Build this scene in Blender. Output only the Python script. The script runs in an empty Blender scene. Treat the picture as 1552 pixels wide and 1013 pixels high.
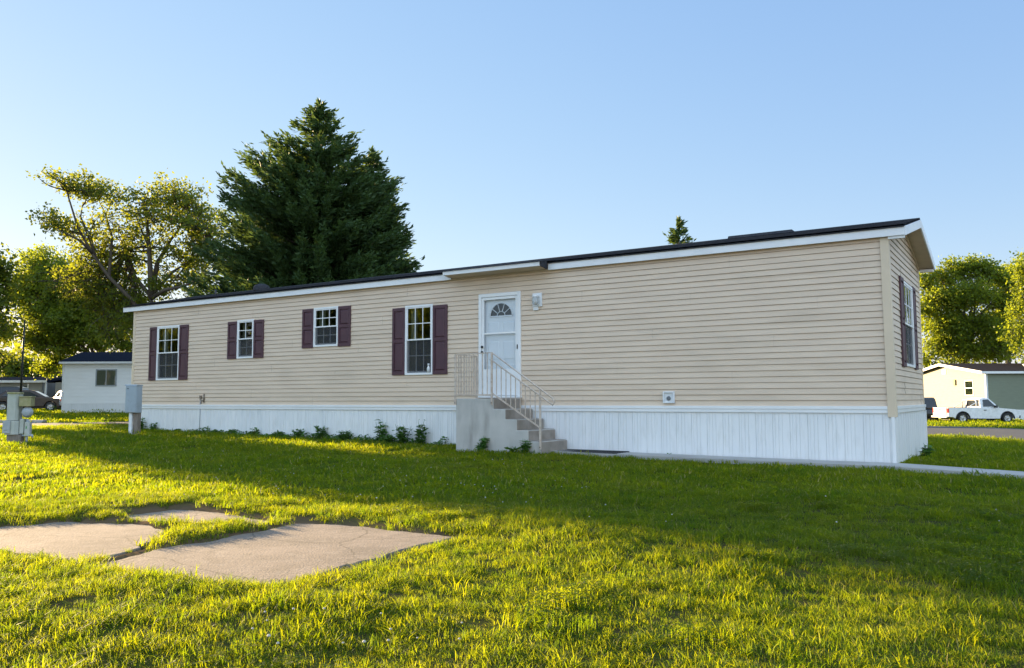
import bpy, math, random
import numpy as np
from mathutils import Vector, Matrix, noise as mnoise
random.seed(7); RNG = np.random.default_rng(11)
scene = bpy.context.scene
COL = scene.collection
PI = math.pi

# ------------------------------------------------------------------ camera solved from the photograph
F, PITCH, ROLL = 1249.2, 0.0785, -0.0027
CAMZ = 1.088
cp, sp, cr, sr = math.cos(PITCH), math.sin(PITCH), math.cos(ROLL), math.sin(ROLL)
CAMM = np.array([[cr, -sr, 0], [sr, cr, 0], [0, 0, 1]]) @ np.array([[1, 0, 0], [0, cp, sp], [0, -sp, cp]]) @ np.array([[1, 0, 0], [0, 0, -1], [0, 1, 0.]])
def ray(px, py): return CAMM.T @ np.array([(px - 776) / F, (py - 506.5) / F, 1.0])
def at(px, py, Y):                      # point of the place seen at that pixel, Y metres ahead
    d = ray(px, py); p = np.array([0, 0, CAMZ]) + d * (Y / d[1]); return Vector(p)
def onz(px, py, z=0.0):
    d = ray(px, py); p = np.array([0, 0, CAMZ]) + d * ((z - CAMZ) / d[2]); return Vector(p)
cam = bpy.data.cameras.new('camera'); co = bpy.data.objects.new('camera', cam); COL.objects.link(co)
cam.sensor_width = 36; cam.lens = F / 1552 * 36; cam.clip_start = 0.05; cam.clip_end = 3000
mw = Matrix.Identity(4)
for i in range(3):
    mw[i][0] = CAMM[0][i]; mw[i][1] = -CAMM[1][i]; mw[i][2] = -CAMM[2][i]
mw[2][3] = CAMZ
co.matrix_world = mw
scene.camera = co

# house frame
YAW, HL, HW = 0.5683, 20.11, 4.08
HO = Vector((5.981, 13.0213, 0)) - Vector((math.cos(YAW), -math.sin(YAW), 0)) * HL
HX = Vector((math.cos(YAW), -math.sin(YAW), 0)); HN = Vector((math.sin(YAW), math.cos(YAW), 0))
def hloc(x, y, z=0): return HO + HX * x + HN * y + Vector((0, 0, z))

# ------------------------------------------------------------------ tagging
def tag(o, label=None, cat=None, group=None, kind=None):
    if label: o['label'] = label
    if cat: o['category'] = cat
    if group: o['group'] = group
    if kind: o['kind'] = kind
    return o
def empty(name, loc=(0, 0, 0), rz=0, parent=None):
    o = bpy.data.objects.new(name, None); COL.objects.link(o)
    o.location = loc; o.rotation_euler = (0, 0, rz); o.empty_display_size = .2
    if parent: o.parent = parent
    return o
def copy_tree(o, parent=None):
    c = o.copy(); COL.objects.link(c); c.parent = parent
    for ch in list(o.children): copy_tree(ch, c)
    return c

# ------------------------------------------------------------------ mesh builder
class MB:
    def __init__(s): s.v = []; s.f = []; s.sm = []
    def add(s, vs, fs, smooth=False):
        n = len(s.v); s.v += [tuple(v) for v in vs]; s.f += [tuple(i + n for i in f) for f in fs]; s.sm += [smooth] * len(fs)
    def box(s, x0, x1, y0, y1, z0, z1):
        s.add([(x0, y0, z0), (x1, y0, z0), (x1, y1, z0), (x0, y1, z0), (x0, y0, z1), (x1, y0, z1), (x1, y1, z1), (x0, y1, z1)],
              [(0, 3, 2, 1), (4, 5, 6, 7), (0, 1, 5, 4), (1, 2, 6, 5), (2, 3, 7, 6), (3, 0, 4, 7)]); return s
    def pane(s, x0, x1, y, z0, z1): s.add([(x0, y, z0), (x1, y, z0), (x1, y, z1), (x0, y, z1)], [(0, 1, 2, 3)]); return s
    def bar(s, p, q, w, h=None, up=(0, 0, 1)):
        h = h or w; p = Vector(p); q = Vector(q); d = (q - p).normalized(); u = Vector(up)
        a = d.cross(u)
        if a.length < 1e-4: a = d.cross(Vector((1, 0, 0)))
        a.normalize(); b = a.cross(d).normalized()
        a *= w / 2; b *= h / 2
        s.add([p - a - b, p + a - b, p + a + b, p - a + b, q - a - b, q + a - b, q + a + b, q - a + b],
              [(0, 3, 2, 1), (4, 5, 6, 7), (0, 1, 5, 4), (1, 2, 6, 5), (2, 3, 7, 6), (3, 0, 4, 7)]); return s
    def tube(s, pts, r, n=8, cap=True):
        pts = [Vector(p) for p in pts]; m = len(pts); rr = r if isinstance(r, (list, tuple)) else [r] * m
        vs = []; prev = None
        for i, p in enumerate(pts):
            d = (pts[min(i + 1, m - 1)] - pts[max(i - 1, 0)]).normalized()
            if prev is None:
                a = d.cross(Vector((0, 0, 1)))
                if a.length < 1e-3: a = d.cross(Vector((1, 0, 0)))
            else: a = prev - d * prev.dot(d)
            a.normalize(); prev = a; b = d.cross(a)
            for k in range(n):
                t = 2 * PI * k / n; vs.append(p + (a * math.cos(t) + b * math.sin(t)) * rr[i])
        fs = [(i * n + k, i * n + (k + 1) % n, (i + 1) * n + (k + 1) % n, (i + 1) * n + k) for i in range(m - 1) for k in range(n)]
        s.add(vs, fs, True)
        if cap: s.add([], []); base = len(s.v) - m * n; s.f += [tuple(base + k for k in reversed(range(n))), tuple(base + (m - 1) * n + k for k in range(n))]; s.sm += [False, False]
        return s
    def prism(s, poly, axis, a, b):
        """polygon in the two other axes, swept along axis from a to b"""
        def m(p, t):
            return (t, p[0], p[1]) if axis == 0 else (p[0], t, p[1]) if axis == 1 else (p[0], p[1], t)
        n = len(poly)
        s.add([m(p, a) for p in poly] + [m(p, b) for p in poly], [tuple(reversed(range(n))), tuple(range(n, 2 * n))] + [(i, (i + 1) % n, n + (i + 1) % n, n + i) for i in range(n)]); return s
    def lathe(s, prof, c, axis=2, n=20, smooth=True):
        vs = []
        for r, h in prof:
            for k in range(n):
                t = 2 * PI * k / n; u, v = r * math.cos(t), r * math.sin(t)
                p = (h, u, v) if axis == 0 else (u, h, v) if axis == 1 else (u, v, h)
                vs.append((p[0] + c[0], p[1] + c[1], p[2] + c[2]))
        m = len(prof)
        fs = [(i * n + k, i * n + (k + 1) % n, (i + 1) * n + (k + 1) % n, (i + 1) * n + k) for i in range(m - 1) for k in range(n)]
        s.add(vs, fs, smooth); return s
    def build(s, name, mat, parent=None, bevel=0, loc=None):
        me = bpy.data.meshes.new(name); me.from_pydata(s.v, [], s.f)
        me.polygons.foreach_set('use_smooth', s.sm); me.materials.append(mat); me.update()
        bm_fix(me)
        o = bpy.data.objects.new(name, me); COL.objects.link(o)
        if parent: o.parent = parent
        if loc: o.location = loc
        if bevel:
            b = o.modifiers.new('bevel', 'BEVEL'); b.width = bevel; b.segments = 2; b.limit_method = 'ANGLE'; b.angle_limit = math.radians(40)
        return o
import bmesh
def bm_fix(me):
    if len(me.polygons) > 60000 or len(me.polygons) < 3: return
    bm = bmesh.new(); bm.from_mesh(me); bmesh.ops.recalc_face_normals(bm, faces=bm.faces); bm.to_mesh(me); bm.free()

# ------------------------------------------------------------------ materials
def newmat(name):
    m = bpy.data.materials.new(name); m.use_nodes = True; nt = m.node_tree
    return m, nt, nt.nodes['Principled BSDF']
def N(nt, t, **kw):
    n = nt.nodes.new(t)
    for k, v in kw.items():
        if k in n.inputs: n.inputs[k].default_value = v
        else: setattr(n, k, v)
    return n
def mixcol(nt, fac, a, b, mode='MIX'):
    n = nt.nodes.new('ShaderNodeMix'); n.data_type = 'RGBA'; n.blend_type = mode
    L = nt.links
    for sock, v in ((n.inputs[0], fac), (n.inputs[6], a), (n.inputs[7], b)):
        if hasattr(v, 'is_output') or isinstance(v, bpy.types.NodeSocket): L.new(v, sock)
        else: sock.default_value = v if not isinstance(v, tuple) else (*v, 1) if len(v) == 3 else v
    return n.outputs[2]
def noise_fac(nt, scale, lo=.35, hi=.65, detail=5, coord='Object', stretch=None):
    tc = nt.nodes.new('ShaderNodeTexCoord'); L = nt.links; src = tc.outputs[coord]
    if stretch:
        mp = nt.nodes.new('ShaderNodeMapping'); mp.inputs['Scale'].default_value = stretch; L.new(src, mp.inputs[0]); src = mp.outputs[0]
    nz = N(nt, 'ShaderNodeTexNoise', Scale=scale, Detail=detail); L.new(src, nz.inputs['Vector'])
    mr = nt.nodes.new('ShaderNodeMapRange'); mr.inputs[1].default_value = lo; mr.inputs[2].default_value = hi; L.new(nz.outputs[0], mr.inputs[0])
    return mr.outputs[0]
def mat(name, c, rough=.6, c2=None, scale=8, stretch=None, bump=0, bscale=60, metal=0, dirt=None, spec=.5):
    m, nt, b = newmat(name); L = nt.links
    b.inputs['Roughness'].default_value = rough; b.inputs['Metallic'].default_value = metal
    b.inputs['Specular IOR Level'].default_value = spec
    c2 = c2 or tuple(x * .86 for x in c)
    col = mixcol(nt, noise_fac(nt, scale, stretch=stretch), c, c2)
    if dirt:
        col = mixcol(nt, noise_fac(nt, dirt[1], .5, .75, stretch=dirt[3] if len(dirt) > 3 else None), col, dirt[0]) if len(dirt) < 3 or dirt[2] >= 1 else mixcol(nt, mul(nt, noise_fac(nt, dirt[1], .5, .75, stretch=dirt[3] if len(dirt) > 3 else None), dirt[2]), col, dirt[0])
    L.new(col, b.inputs['Base Color'])
    if bump:
        tc = nt.nodes.new('ShaderNodeTexCoord'); nz = N(nt, 'ShaderNodeTexNoise', Scale=bscale, Detail=6); L.new(tc.outputs['Object'], nz.inputs['Vector'])
        bp = N(nt, 'ShaderNodeBump', Strength=bump, Distance=.01); L.new(nz.outputs[0], bp.inputs['Height']); L.new(bp.outputs[0], b.inputs['Normal'])
    return m
def mul(nt, a, f):
    n = nt.nodes.new('ShaderNodeMath'); n.operation = 'MULTIPLY'; nt.links.new(a, n.inputs[0])
    if isinstance(f, (int, float)): n.inputs[1].default_value = f
    else: nt.links.new(f, n.inputs[1])
    return n.outputs[0]
def leafmat(name, ca, cb, trans=.45, rough=.45, tcol=None, coordnoise=None):
    m, nt, b = newmat(name); L = nt.links
    at_ = N(nt, 'ShaderNodeAttribute', attribute_name='tint')
    col = mixcol(nt, at_.outputs['Fac'], ca, cb)
    b.inputs['Roughness'].default_value = rough; b.inputs['Specular IOR Level'].default_value = .3
    L.new(col, b.inputs['Base Color'])
    tr = nt.nodes.new('ShaderNodeBsdfTranslucent')
    hs = mixcol(nt, .7, col, tcol or tuple(min(1, x * 1.6) for x in ca)); L.new(hs, tr.inputs[0])
    mx = N(nt, 'ShaderNodeMixShader'); mx.inputs[0].default_value = trans
    L.new(b.outputs[0], mx.inputs[1]); L.new(tr.outputs[0], mx.inputs[2]); L.new(mx.outputs[0], nt.nodes['Material Output'].inputs[0])
    return m
def glassmat(name, tint=(.75, .8, .8), fres=1.45, boost=1.0):
    m, nt, b = newmat(name); L = nt.links; nt.nodes.remove(b)
    g = N(nt, 'ShaderNodeBsdfGlossy', Roughness=.01); g.inputs[0].default_value = (.95, .97, 1, 1)
    t = nt.nodes.new('ShaderNodeBsdfTransparent'); t.inputs[0].default_value = (*tint, 1)
    fr = N(nt, 'ShaderNodeFresnel', IOR=fres); mx = nt.nodes.new('ShaderNodeMixShader')
    tc = nt.nodes.new('ShaderNodeTexCoord'); nz = N(nt, 'ShaderNodeTexNoise', Scale=3.0, Detail=1); L.new(tc.outputs['Object'], nz.inputs['Vector'])
    bp = N(nt, 'ShaderNodeBump', Strength=.25, Distance=.01); L.new(nz.outputs[0], bp.inputs['Height'])
    L.new(bp.outputs[0], g.inputs['Normal'])
    L.new(mul(nt, fr.outputs[0], boost), mx.inputs[0]); L.new(t.outputs[0], mx.inputs[1]); L.new(g.outputs[0], mx.inputs[2])
    L.new(mx.outputs[0], nt.nodes['Material Output'].inputs[0]); return m

M = {}
M['siding'] = mat('beige_vinyl', (.69, .545, .41), .5, (.64, .50, .375), 1.3, (1, 1, 6), bump=.12, bscale=120, dirt=((.42, .34, .25), 2.2, .35, (.3, 1, 1.5)))
M['beige_trim'] = mat('beige_trim', (.68, .55, .40), .5, (.63, .51, .37), 3)
M['white_vinyl'] = mat('white_vinyl', (.80, .80, .80), .4, (.76, .76, .76), 3)
M['skirt'] = mat('white_skirt_vinyl', (.80, .80, .80), .45, (.74, .75, .76), 1.2, (2, 2, .5), dirt=((.50, .50, .46), 5, .3, (3, 3, .6)))
M['fascia'] = mat('white_fascia_metal', (.78, .79, .80), .4, (.73, .74, .76), 1.5, dirt=((.5, .5, .48), 4, .25, (1, 1, 3)))
M['shutter'] = mat('plum_shutter', (.082, .032, .045), .55, (.068, .027, .038), 6, bump=.08, bscale=200)
M['shingle'] = mat('dark_shingle', (.030, .032, .040), .9, (.055, .056, .062), 25, bump=.8, bscale=220, spec=.1)
M['soffit'] = mat('beige_soffit', (.62, .51, .38), .6, (.57, .46, .34), 5)
M['concrete_step'] = mat('grey_concrete', (.50, .48, .45), .85, (.42, .405, .38), 2.4, bump=.3, bscale=90, dirt=((.21, .195, .175), 1.8, .6, (2.5, 2.5, .5)))
M['rail'] = mat('beige_rail_paint', (.58, .49, .42), .45, (.48, .39, .32), 20, dirt=((.28, .16, .09), 14, .45))
M['door_white'] = mat('white_door_paint', (.80, .81, .82), .35, (.77, .78, .80), 2)
M['dark'] = mat('black_metal', (.02, .02, .022), .4)
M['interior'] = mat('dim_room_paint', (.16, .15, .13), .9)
M['curtain'] = mat('curtain_cloth', (.35, .34, .28), .9, (.25, .26, .2), 30, (8, 8, .2))
M['screen'] = None
M['glass'] = glassmat('window_glass', (.72, .78, .76), 1.55, 1.6)
M['storm_glass'] = glassmat('storm_glass', (.92, .95, .97), 1.35, .6)
M['chrome'] = mat('dull_metal', (.5, .5, .5), .35, metal=.9)
M['rust'] = mat('weathered_brass', (.25, .2, .15), .6, (.16, .12, .09), 30)
M['grey_enamel'] = mat('grey_enamel', (.33, .36, .38), .4, (.29, .32, .34), 4, dirt=((.22, .2, .17), 6, .4))
M['grey_box'] = mat('blue_grey_enamel', (.33, .39, .44), .4, (.30, .355, .40), 3, dirt=((.2, .2, .18), 7, .3))
M['old_pvc'] = mat('weathered_grey_plastic', (.42, .43, .40), .55, (.35, .37, .32), 5, dirt=((.25, .27, .13), 4, .6))
M['mossy'] = mat('mossy_tan_plastic', (.34, .30, .17), .7, (.25, .24, .10), 8)
M['wood_post'] = mat('weathered_wood', (.23, .19, .16), .85, (.15, .125, .10), 7, (6, 6, .6), bump=.4, bscale=80)
M['rubber'] = mat('black_rubber', (.018, .018, .02), .7)
M['white_plastic'] = mat('white_plastic', (.78, .79, .8), .35)
def cracks():
    nt = M['slab'].node_tree; b = nt.nodes['Principled BSDF']; old = b.inputs['Base Color'].links[0].from_socket
    tc = nt.nodes.new('ShaderNodeTexCoord'); nz = N(nt, 'ShaderNodeTexNoise', Scale=2.2, Detail=6); nt.links.new(tc.outputs['Object'], nz.inputs['Vector'])
    vm = nt.nodes.new('ShaderNodeMix'); vm.data_type = 'RGBA'; vm.inputs[0].default_value = .22; nt.links.new(tc.outputs['Object'], vm.inputs[6]); nt.links.new(nz.outputs['Color'], vm.inputs[7])
    vo = N(nt, 'ShaderNodeTexVoronoi', Scale=1.15); vo.feature = 'DISTANCE_TO_EDGE'; nt.links.new(vm.outputs[2], vo.inputs['Vector'])
    mr = nt.nodes.new('ShaderNodeMapRange'); mr.inputs[1].default_value = .003; mr.inputs[2].default_value = .011; mr.inputs[3].default_value = .75; mr.inputs[4].default_value = 0; nt.links.new(vo.outputs['Distance'], mr.inputs[0])
    c = mixcol(nt, mr.outputs[0], old, (.06, .048, .036))
    c = mixcol(nt, mul(nt, noise_fac(nt, 90, .58, .72), .5), c, (.09, .075, .06)); c = mixcol(nt, mul(nt, noise_fac(nt, 14, .5, .7), .4), c, (.28, .23, .185)); nt.links.new(c, b.inputs['Base Color'])
def frost():
    m, nt, b = newmat('jar_glass'); b.inputs['Base Color'].default_value = (.8, .84, .86, 1); b.inputs['Roughness'].default_value = .25
    b.inputs['Transmission Weight'].default_value = .6; return m
M['jar'] = frost()
def screenmat():
    m, nt, b = newmat('insect_screen'); L = nt.links; b.inputs['Base Color'].default_value = (.045, .047, .05, 1); b.inputs['Roughness'].default_value = .8
    t = nt.nodes.new('ShaderNodeBsdfTransparent'); mx = N(nt, 'ShaderNodeMixShader'); mx.inputs[0].default_value = .4
    L.new(t.outputs[0], mx.inputs[1]); L.new(b.outputs[0], mx.inputs[2]); L.new(mx.outputs[0], nt.nodes['Material Output'].inputs[0]); return m
M['screen'] = screenmat()
M['bark'] = mat('grey_brown_bark', (.10, .078, .055), .9, (.055, .043, .032), 6, (5, 5, .8), bump=.6, bscale=25)
M['pave'] = mat('pale_concrete', (.40, .385, .36), .9, (.33, .32, .30), 1.2, bump=.3, bscale=70)
M['slab'] = mat('worn_concrete', (.225, .175, .135), .92, (.145, .115, .09), 1.4, bump=.5, bscale=60, dirt=((.12, .095, .07), 5.2, .75))
M['asphalt'] = mat('asphalt', (.055, .056, .06), .85, (.045, .046, .05), 2, bump=.3, bscale=120)
M['paint_white'] = mat('white_car_paint', (.78, .78, .78), .25)
M['paint_dark'] = mat('dark_car_paint', (.025, .028, .03), .25)
M['paint_brown'] = mat('brown_car_paint', (.055, .038, .03), .4)
M['paint_silver'] = mat('silver_car_paint', (.45, .45, .46), .3)
M['car_glass'] = mat('car_window', (.03, .035, .04), .06)
M['tyre'] = mat('tyre_rubber', (.02, .02, .02), .8)
M['rim'] = mat('alloy_rim', (.5, .5, .5), .35, metal=.6)
M['red_lens'] = mat('red_lens', (.42, .02, .02), .2)
M['clear_lens'] = mat('clear_lens', (.65, .65, .65), .15)
M['cream_siding'] = mat('cream_siding', (.28, .262, .21), .7, (.25, .235, .19), 2, (1, 1, 5))
M['green_siding'] = mat('sage_siding', (.20, .225, .16), .6, (.18, .20, .145), 2, (1, 1, 5))
M['grey_siding'] = mat('grey_siding', (.34, .33, .31), .7, (.29, .28, .26), 2)
M['white_siding'] = mat('white_siding', (.86, .86, .86), .55, (.82, .82, .82), 1.5, (1, 1, 4))
M['navy_shingle'] = mat('navy_shingle', (.012, .016, .026), .95, (.02, .024, .034), 12, bump=.5, bscale=90, spec=0)
M['brown_shingle'] = mat('brown_shingle', (.05, .042, .042), .9, (.035, .03, .03), 10, bump=.5, bscale=90, spec=0)

cracks()
# ------------------------------------------------------------------ ground height
def seg_d(P, a, b):
    a = np.array(a); b = np.array(b); d = b - a; t = np.clip(((P - a) @ d) / (d @ d + 1e-9), 0, 1)
    return np.linalg.norm(P - (a + t[:, None] * d), axis=1)
def inside(P, poly):
    x, y = P[:, 0], P[:, 1]; r = np.zeros(len(P), bool); n = len(poly)
    for i in range(n):
        x0, y0 = poly[i]; x1, y1 = poly[(i + 1) % n]
        c = ((y0 > y) != (y1 > y)) & (x < (x1 - x0) * (y - y0) / ((y1 - y0) + 1e-12) + x0); r ^= c
    return r
def pdist(P, poly):                       # signed: negative inside
    d = np.min([seg_d(P, poly[i], poly[(i + 1) % len(poly)]) for i in range(len(poly))], axis=0)
    return np.where(inside(P, poly), -d, d)
def pxpoly(pts, z=.0): return [tuple(onz(x, y, z)[:2]) for x, y in pts]
SLABS = [pxpoly([(-90, 815), (0, 805), (100, 797), (203, 799), (258, 810), (213, 836), (155, 850), (112, 857), (60, 848), (0, 840), (-90, 838)]),
         pxpoly([(138, 865), (193, 853), (230, 840), (290, 830), (389, 813), (446, 799), (516, 801), (617, 812), (692, 820), (641, 831), (538, 861), (473, 881), (430, 893), (320, 892), (220, 878)]),
         pxpoly([(186, 787), (262, 777), (330, 782), (415, 797), (385, 803), (300, 800), (215, 796)])]
def slabd(P):
    out = np.full(len(P), 9.0); m = (P[:, 0] > -10) & (P[:, 0] < 3) & (P[:, 1] > 2) & (P[:, 1] < 11.5)
    if m.any(): out[m] = np.min([pdist(P[m], s) for s in SLABS], axis=0)
    return out
def gz(x, y, slab=True):
    x = np.atleast_1d(np.asarray(x, float)); y = np.atleast_1d(np.asarray(y, float))
    t = (x - 3) * -.75 + (y - 15) * .66
    s = np.log1p(np.exp(np.clip(t, -60, 60) / 2)) * 2
    g = .0142 * np.minimum(s, 14.5) + .003 * np.clip(s - 14.5, 0, 60)
    lx = (x - HO.x) * HX.x + (y - HO.y) * HX.y
    g = g - np.clip((lx - 20.2) * .03, 0, .09) - (g + .0145 * np.clip(y - 16, 0, 60)) * np.clip((x - 6) / 6, 0, 1) * np.clip((y - 14) / 6, 0, 1)
    b = .012 * np.sin(x * 1.7 + 1.3 * np.sin(y * .9)) + .012 * np.sin(y * 2.1 + x * .6) + .006 * np.sin(x * 4.3 - y * 3.1)
    ly = (x - HO.x) * HN.x + (y - HO.y) * HN.y
    near = np.clip((-.2 - ly) / 1.5, 0, 1)
    g = g + b * near
    if slab:
        d = slabd(np.stack([x, y], 1)); k = np.clip(d / .2, 0, 1); f = np.clip((2.2 - d) / 1.6, 0, 1); g = g + .05 * k * k * (3 - 2 * k) * f * f * (3 - 2 * f) - .035 * (d < .02)
    return g
def g1(x, y): return float(gz(x, y)[0])

# ------------------------------------------------------------------ setting: ground, paths, roads
def axis(lo, hi, fine):
    a = []; x = lo
    while x < hi:
        a.append(x); st = 40
        for (p, q, s) in fine:
            if p <= x < q: st = min(st, s)
        x += st
    a.append(hi); return np.array(a)
def ground():
    xs = axis(-900, 900, [(-120, 120, 6), (-45, 45, 1.2), (-14, 14, .4), (-7, 1.5, .09)])
    ys = axis(-900, 900, [(-60, 140, 6), (-5, 70, 1.2), (0, 26, .4), (4, 9.5, .09)])
    X, Y = np.meshgrid(xs, ys); n = len(xs); m = len(ys)
    Z = gz(X.ravel(), Y.ravel())
    vs = np.stack([X.ravel(), Y.ravel(), Z], 1)
    idx = np.arange(n * m).reshape(m, n)
    fs = np.stack([idx[:-1, :-1].ravel(), idx[:-1, 1:].ravel(), idx[1:, 1:].ravel(), idx[1:, :-1].ravel()], 1)
    me = bpy.data.meshes.new('ground'); me.from_pydata(vs.tolist(), [], fs.tolist()); me.polygons.foreach_set('use_smooth', [True] * len(fs))
    mt, nt, b = newmat('lawn_soil'); L = nt.links
    c = mixcol(nt, noise_fac(nt, .8), (.045, .062, .012), (.065, .075, .016)); c = mixcol(nt, noise_fac(nt, 25), c, (.05, .04, .022)); sa = N(nt, 'ShaderNodeAttribute', attribute_name='soil'); c = mixcol(nt, sa.outputs['Fac'], c, (.115, .08, .05))
    L.new(c, b.inputs['Base Color']); b.inputs['Roughness'].default_value = 1; b.inputs['Specular IOR Level'].default_value = 0
    sv = me.attributes.new('soil', 'FLOAT', 'POINT'); sv.data.foreach_set('value', np.clip(1.3 - np.abs(slabd(vs[:, :2])) / .14, 0, 1).astype(np.float32)); me.materials.append(mt); o = bpy.data.objects.new('ground', me); COL.objects.link(o); o['kind'] = 'structure'
ground()
def sheet(name, poly, matl, dz=.02, sub=1.0, thick=0):
    """paving that follows the ground; subdivided strip between two polylines (poly = (edgeA, edgeB))"""
    A, B = poly; mb = MB(); rows = []
    def resample(E):
        out = []
        for i in range(len(E) - 1):
            p, q = Vector(E[i]), Vector(E[i + 1]); k = max(1, int((q - p).length / sub))
            out += [p.lerp(q, j / k) for j in range(k)]
        return out + [Vector(E[-1])]
    n = max(len(resample(A)), len(resample(B)))
    def even(E):
        E = [Vector(e) for e in E]; ls = [0]
        for i in range(len(E) - 1): ls.append(ls[-1] + (E[i + 1] - E[i]).length)
        out = []
        for j in range(n):
            t = ls[-1] * j / (n - 1)
            for i in range(len(E) - 1):
                if t <= ls[i + 1] + 1e-6: out.append(E[i].lerp(E[i + 1], (t - ls[i]) / (ls[i + 1] - ls[i] + 1e-9))); break
        return out
    a, b = even(A), even(B); W = 5; vs = []; n = min(len(a), len(b))
    for p, q in zip(a, b):
        for k in range(W):
            r = p.lerp(q, k / (W - 1)); vs.append((r.x, r.y, g1(r.x, r.y) + dz))
    fs = [(i * W + k, i * W + k + 1, (i + 1) * W + k + 1, (i + 1) * W + k) for i in range(n - 1) for k in range(W - 1)]
    mb.add(vs, fs); o = mb.build(name, matl); o['kind'] = 'structure'
    if thick:
        s = o.modifiers.new('solid', 'SOLIDIFY'); s.thickness = thick; s.offset = -1 if o.data.polygons[0].normal.z > 0 else 1
    return o
def h2(x, y): p = hloc(x, y); return (p.x, p.y)
WALK = ([h2(13.6, -.04), h2(20.2, -.03), h2(24, -.22), h2(40, -1.2)], [h2(13.6, -.62), h2(20.2, -.72), h2(24, -.95), h2(40, -2.1)])
sheet('sidewalk', WALK, M['pave'], .07, .8, .1)
rr = lambda x, y: tuple(onz(x, y, -.08)[:2])
ra = lambda x, y, Y: tuple(at(x, y, Y)[:2])
RA = [(6, 36), ra(1340, 657.5, 28.5), ra(1400, 660, 26.5), ra(1552, 667, 23.5), (18, 17), (24, 4), (32, -14)]
RB = [(14, 56), ra(1330, 642, 46), ra(1395, 644.5, 43), ra(1552, 650, 37), (28, 25), (33, 8), (42, -10)]
sheet('road', (RA, RB), M['asphalt'], .03, 2.0)
RC = ([(-80, 27.5), (-40, 26.9), (-15, 26.4), (-8, 30), (6, 36)], [(-80, 31), (-40, 30.4), (-17, 30), (-11, 34), (2, 44)])
sheet('road', RC, M['asphalt'], .03, 2.0)
KB = ([(-80, 31.0), (-40, 30.42), (-17, 30.02)], [(-80, 31.25), (-40, 30.67), (-17, 30.27)])
sheet('kerb', KB, M['pave'], .13, 1.5, .14)
ROADS = [RA + RB[::-1], RC[0] + RC[1][::-1], WALK[0] + WALK[1][::-1]]

# worn concrete pads let into the lawn
SL = ['worn concrete pad at the left edge of the lawn beside a thin grass strip', 'largest worn concrete pad in the lawn, in front of a thin grass strip', 'small concrete pad behind the two bigger pads in the lawn']
for s, lb in zip(SLABS, SL):
    mb = MB(); c = Vector((sum(p[0] for p in s) / len(s), sum(p[1] for p in s) / len(s)))
    ring = []
    for i in range(len(s)):
        a, b = Vector(s[i]), Vector(s[(i + 1) % len(s)])
        kk_ = max(3, int((b - a).length / .06))
        for k in range(kk_):
            p = a.lerp(b, k / kk_); p += (p - c).normalized() * (.07 * mnoise.noise(Vector((p.x * 3.1, p.y * 3.1, 2))) + .03 * mnoise.noise(Vector((p.x * 11, p.y * 11, 4)))); ring.append((p.x, p.y))
    mb.prism(ring, 2, -.12, .03)
    o = mb.build('concrete_pad', M['slab'], None, .012); tag(o, lb, 'concrete pad', 'worn concrete pads in the lawn')

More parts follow.
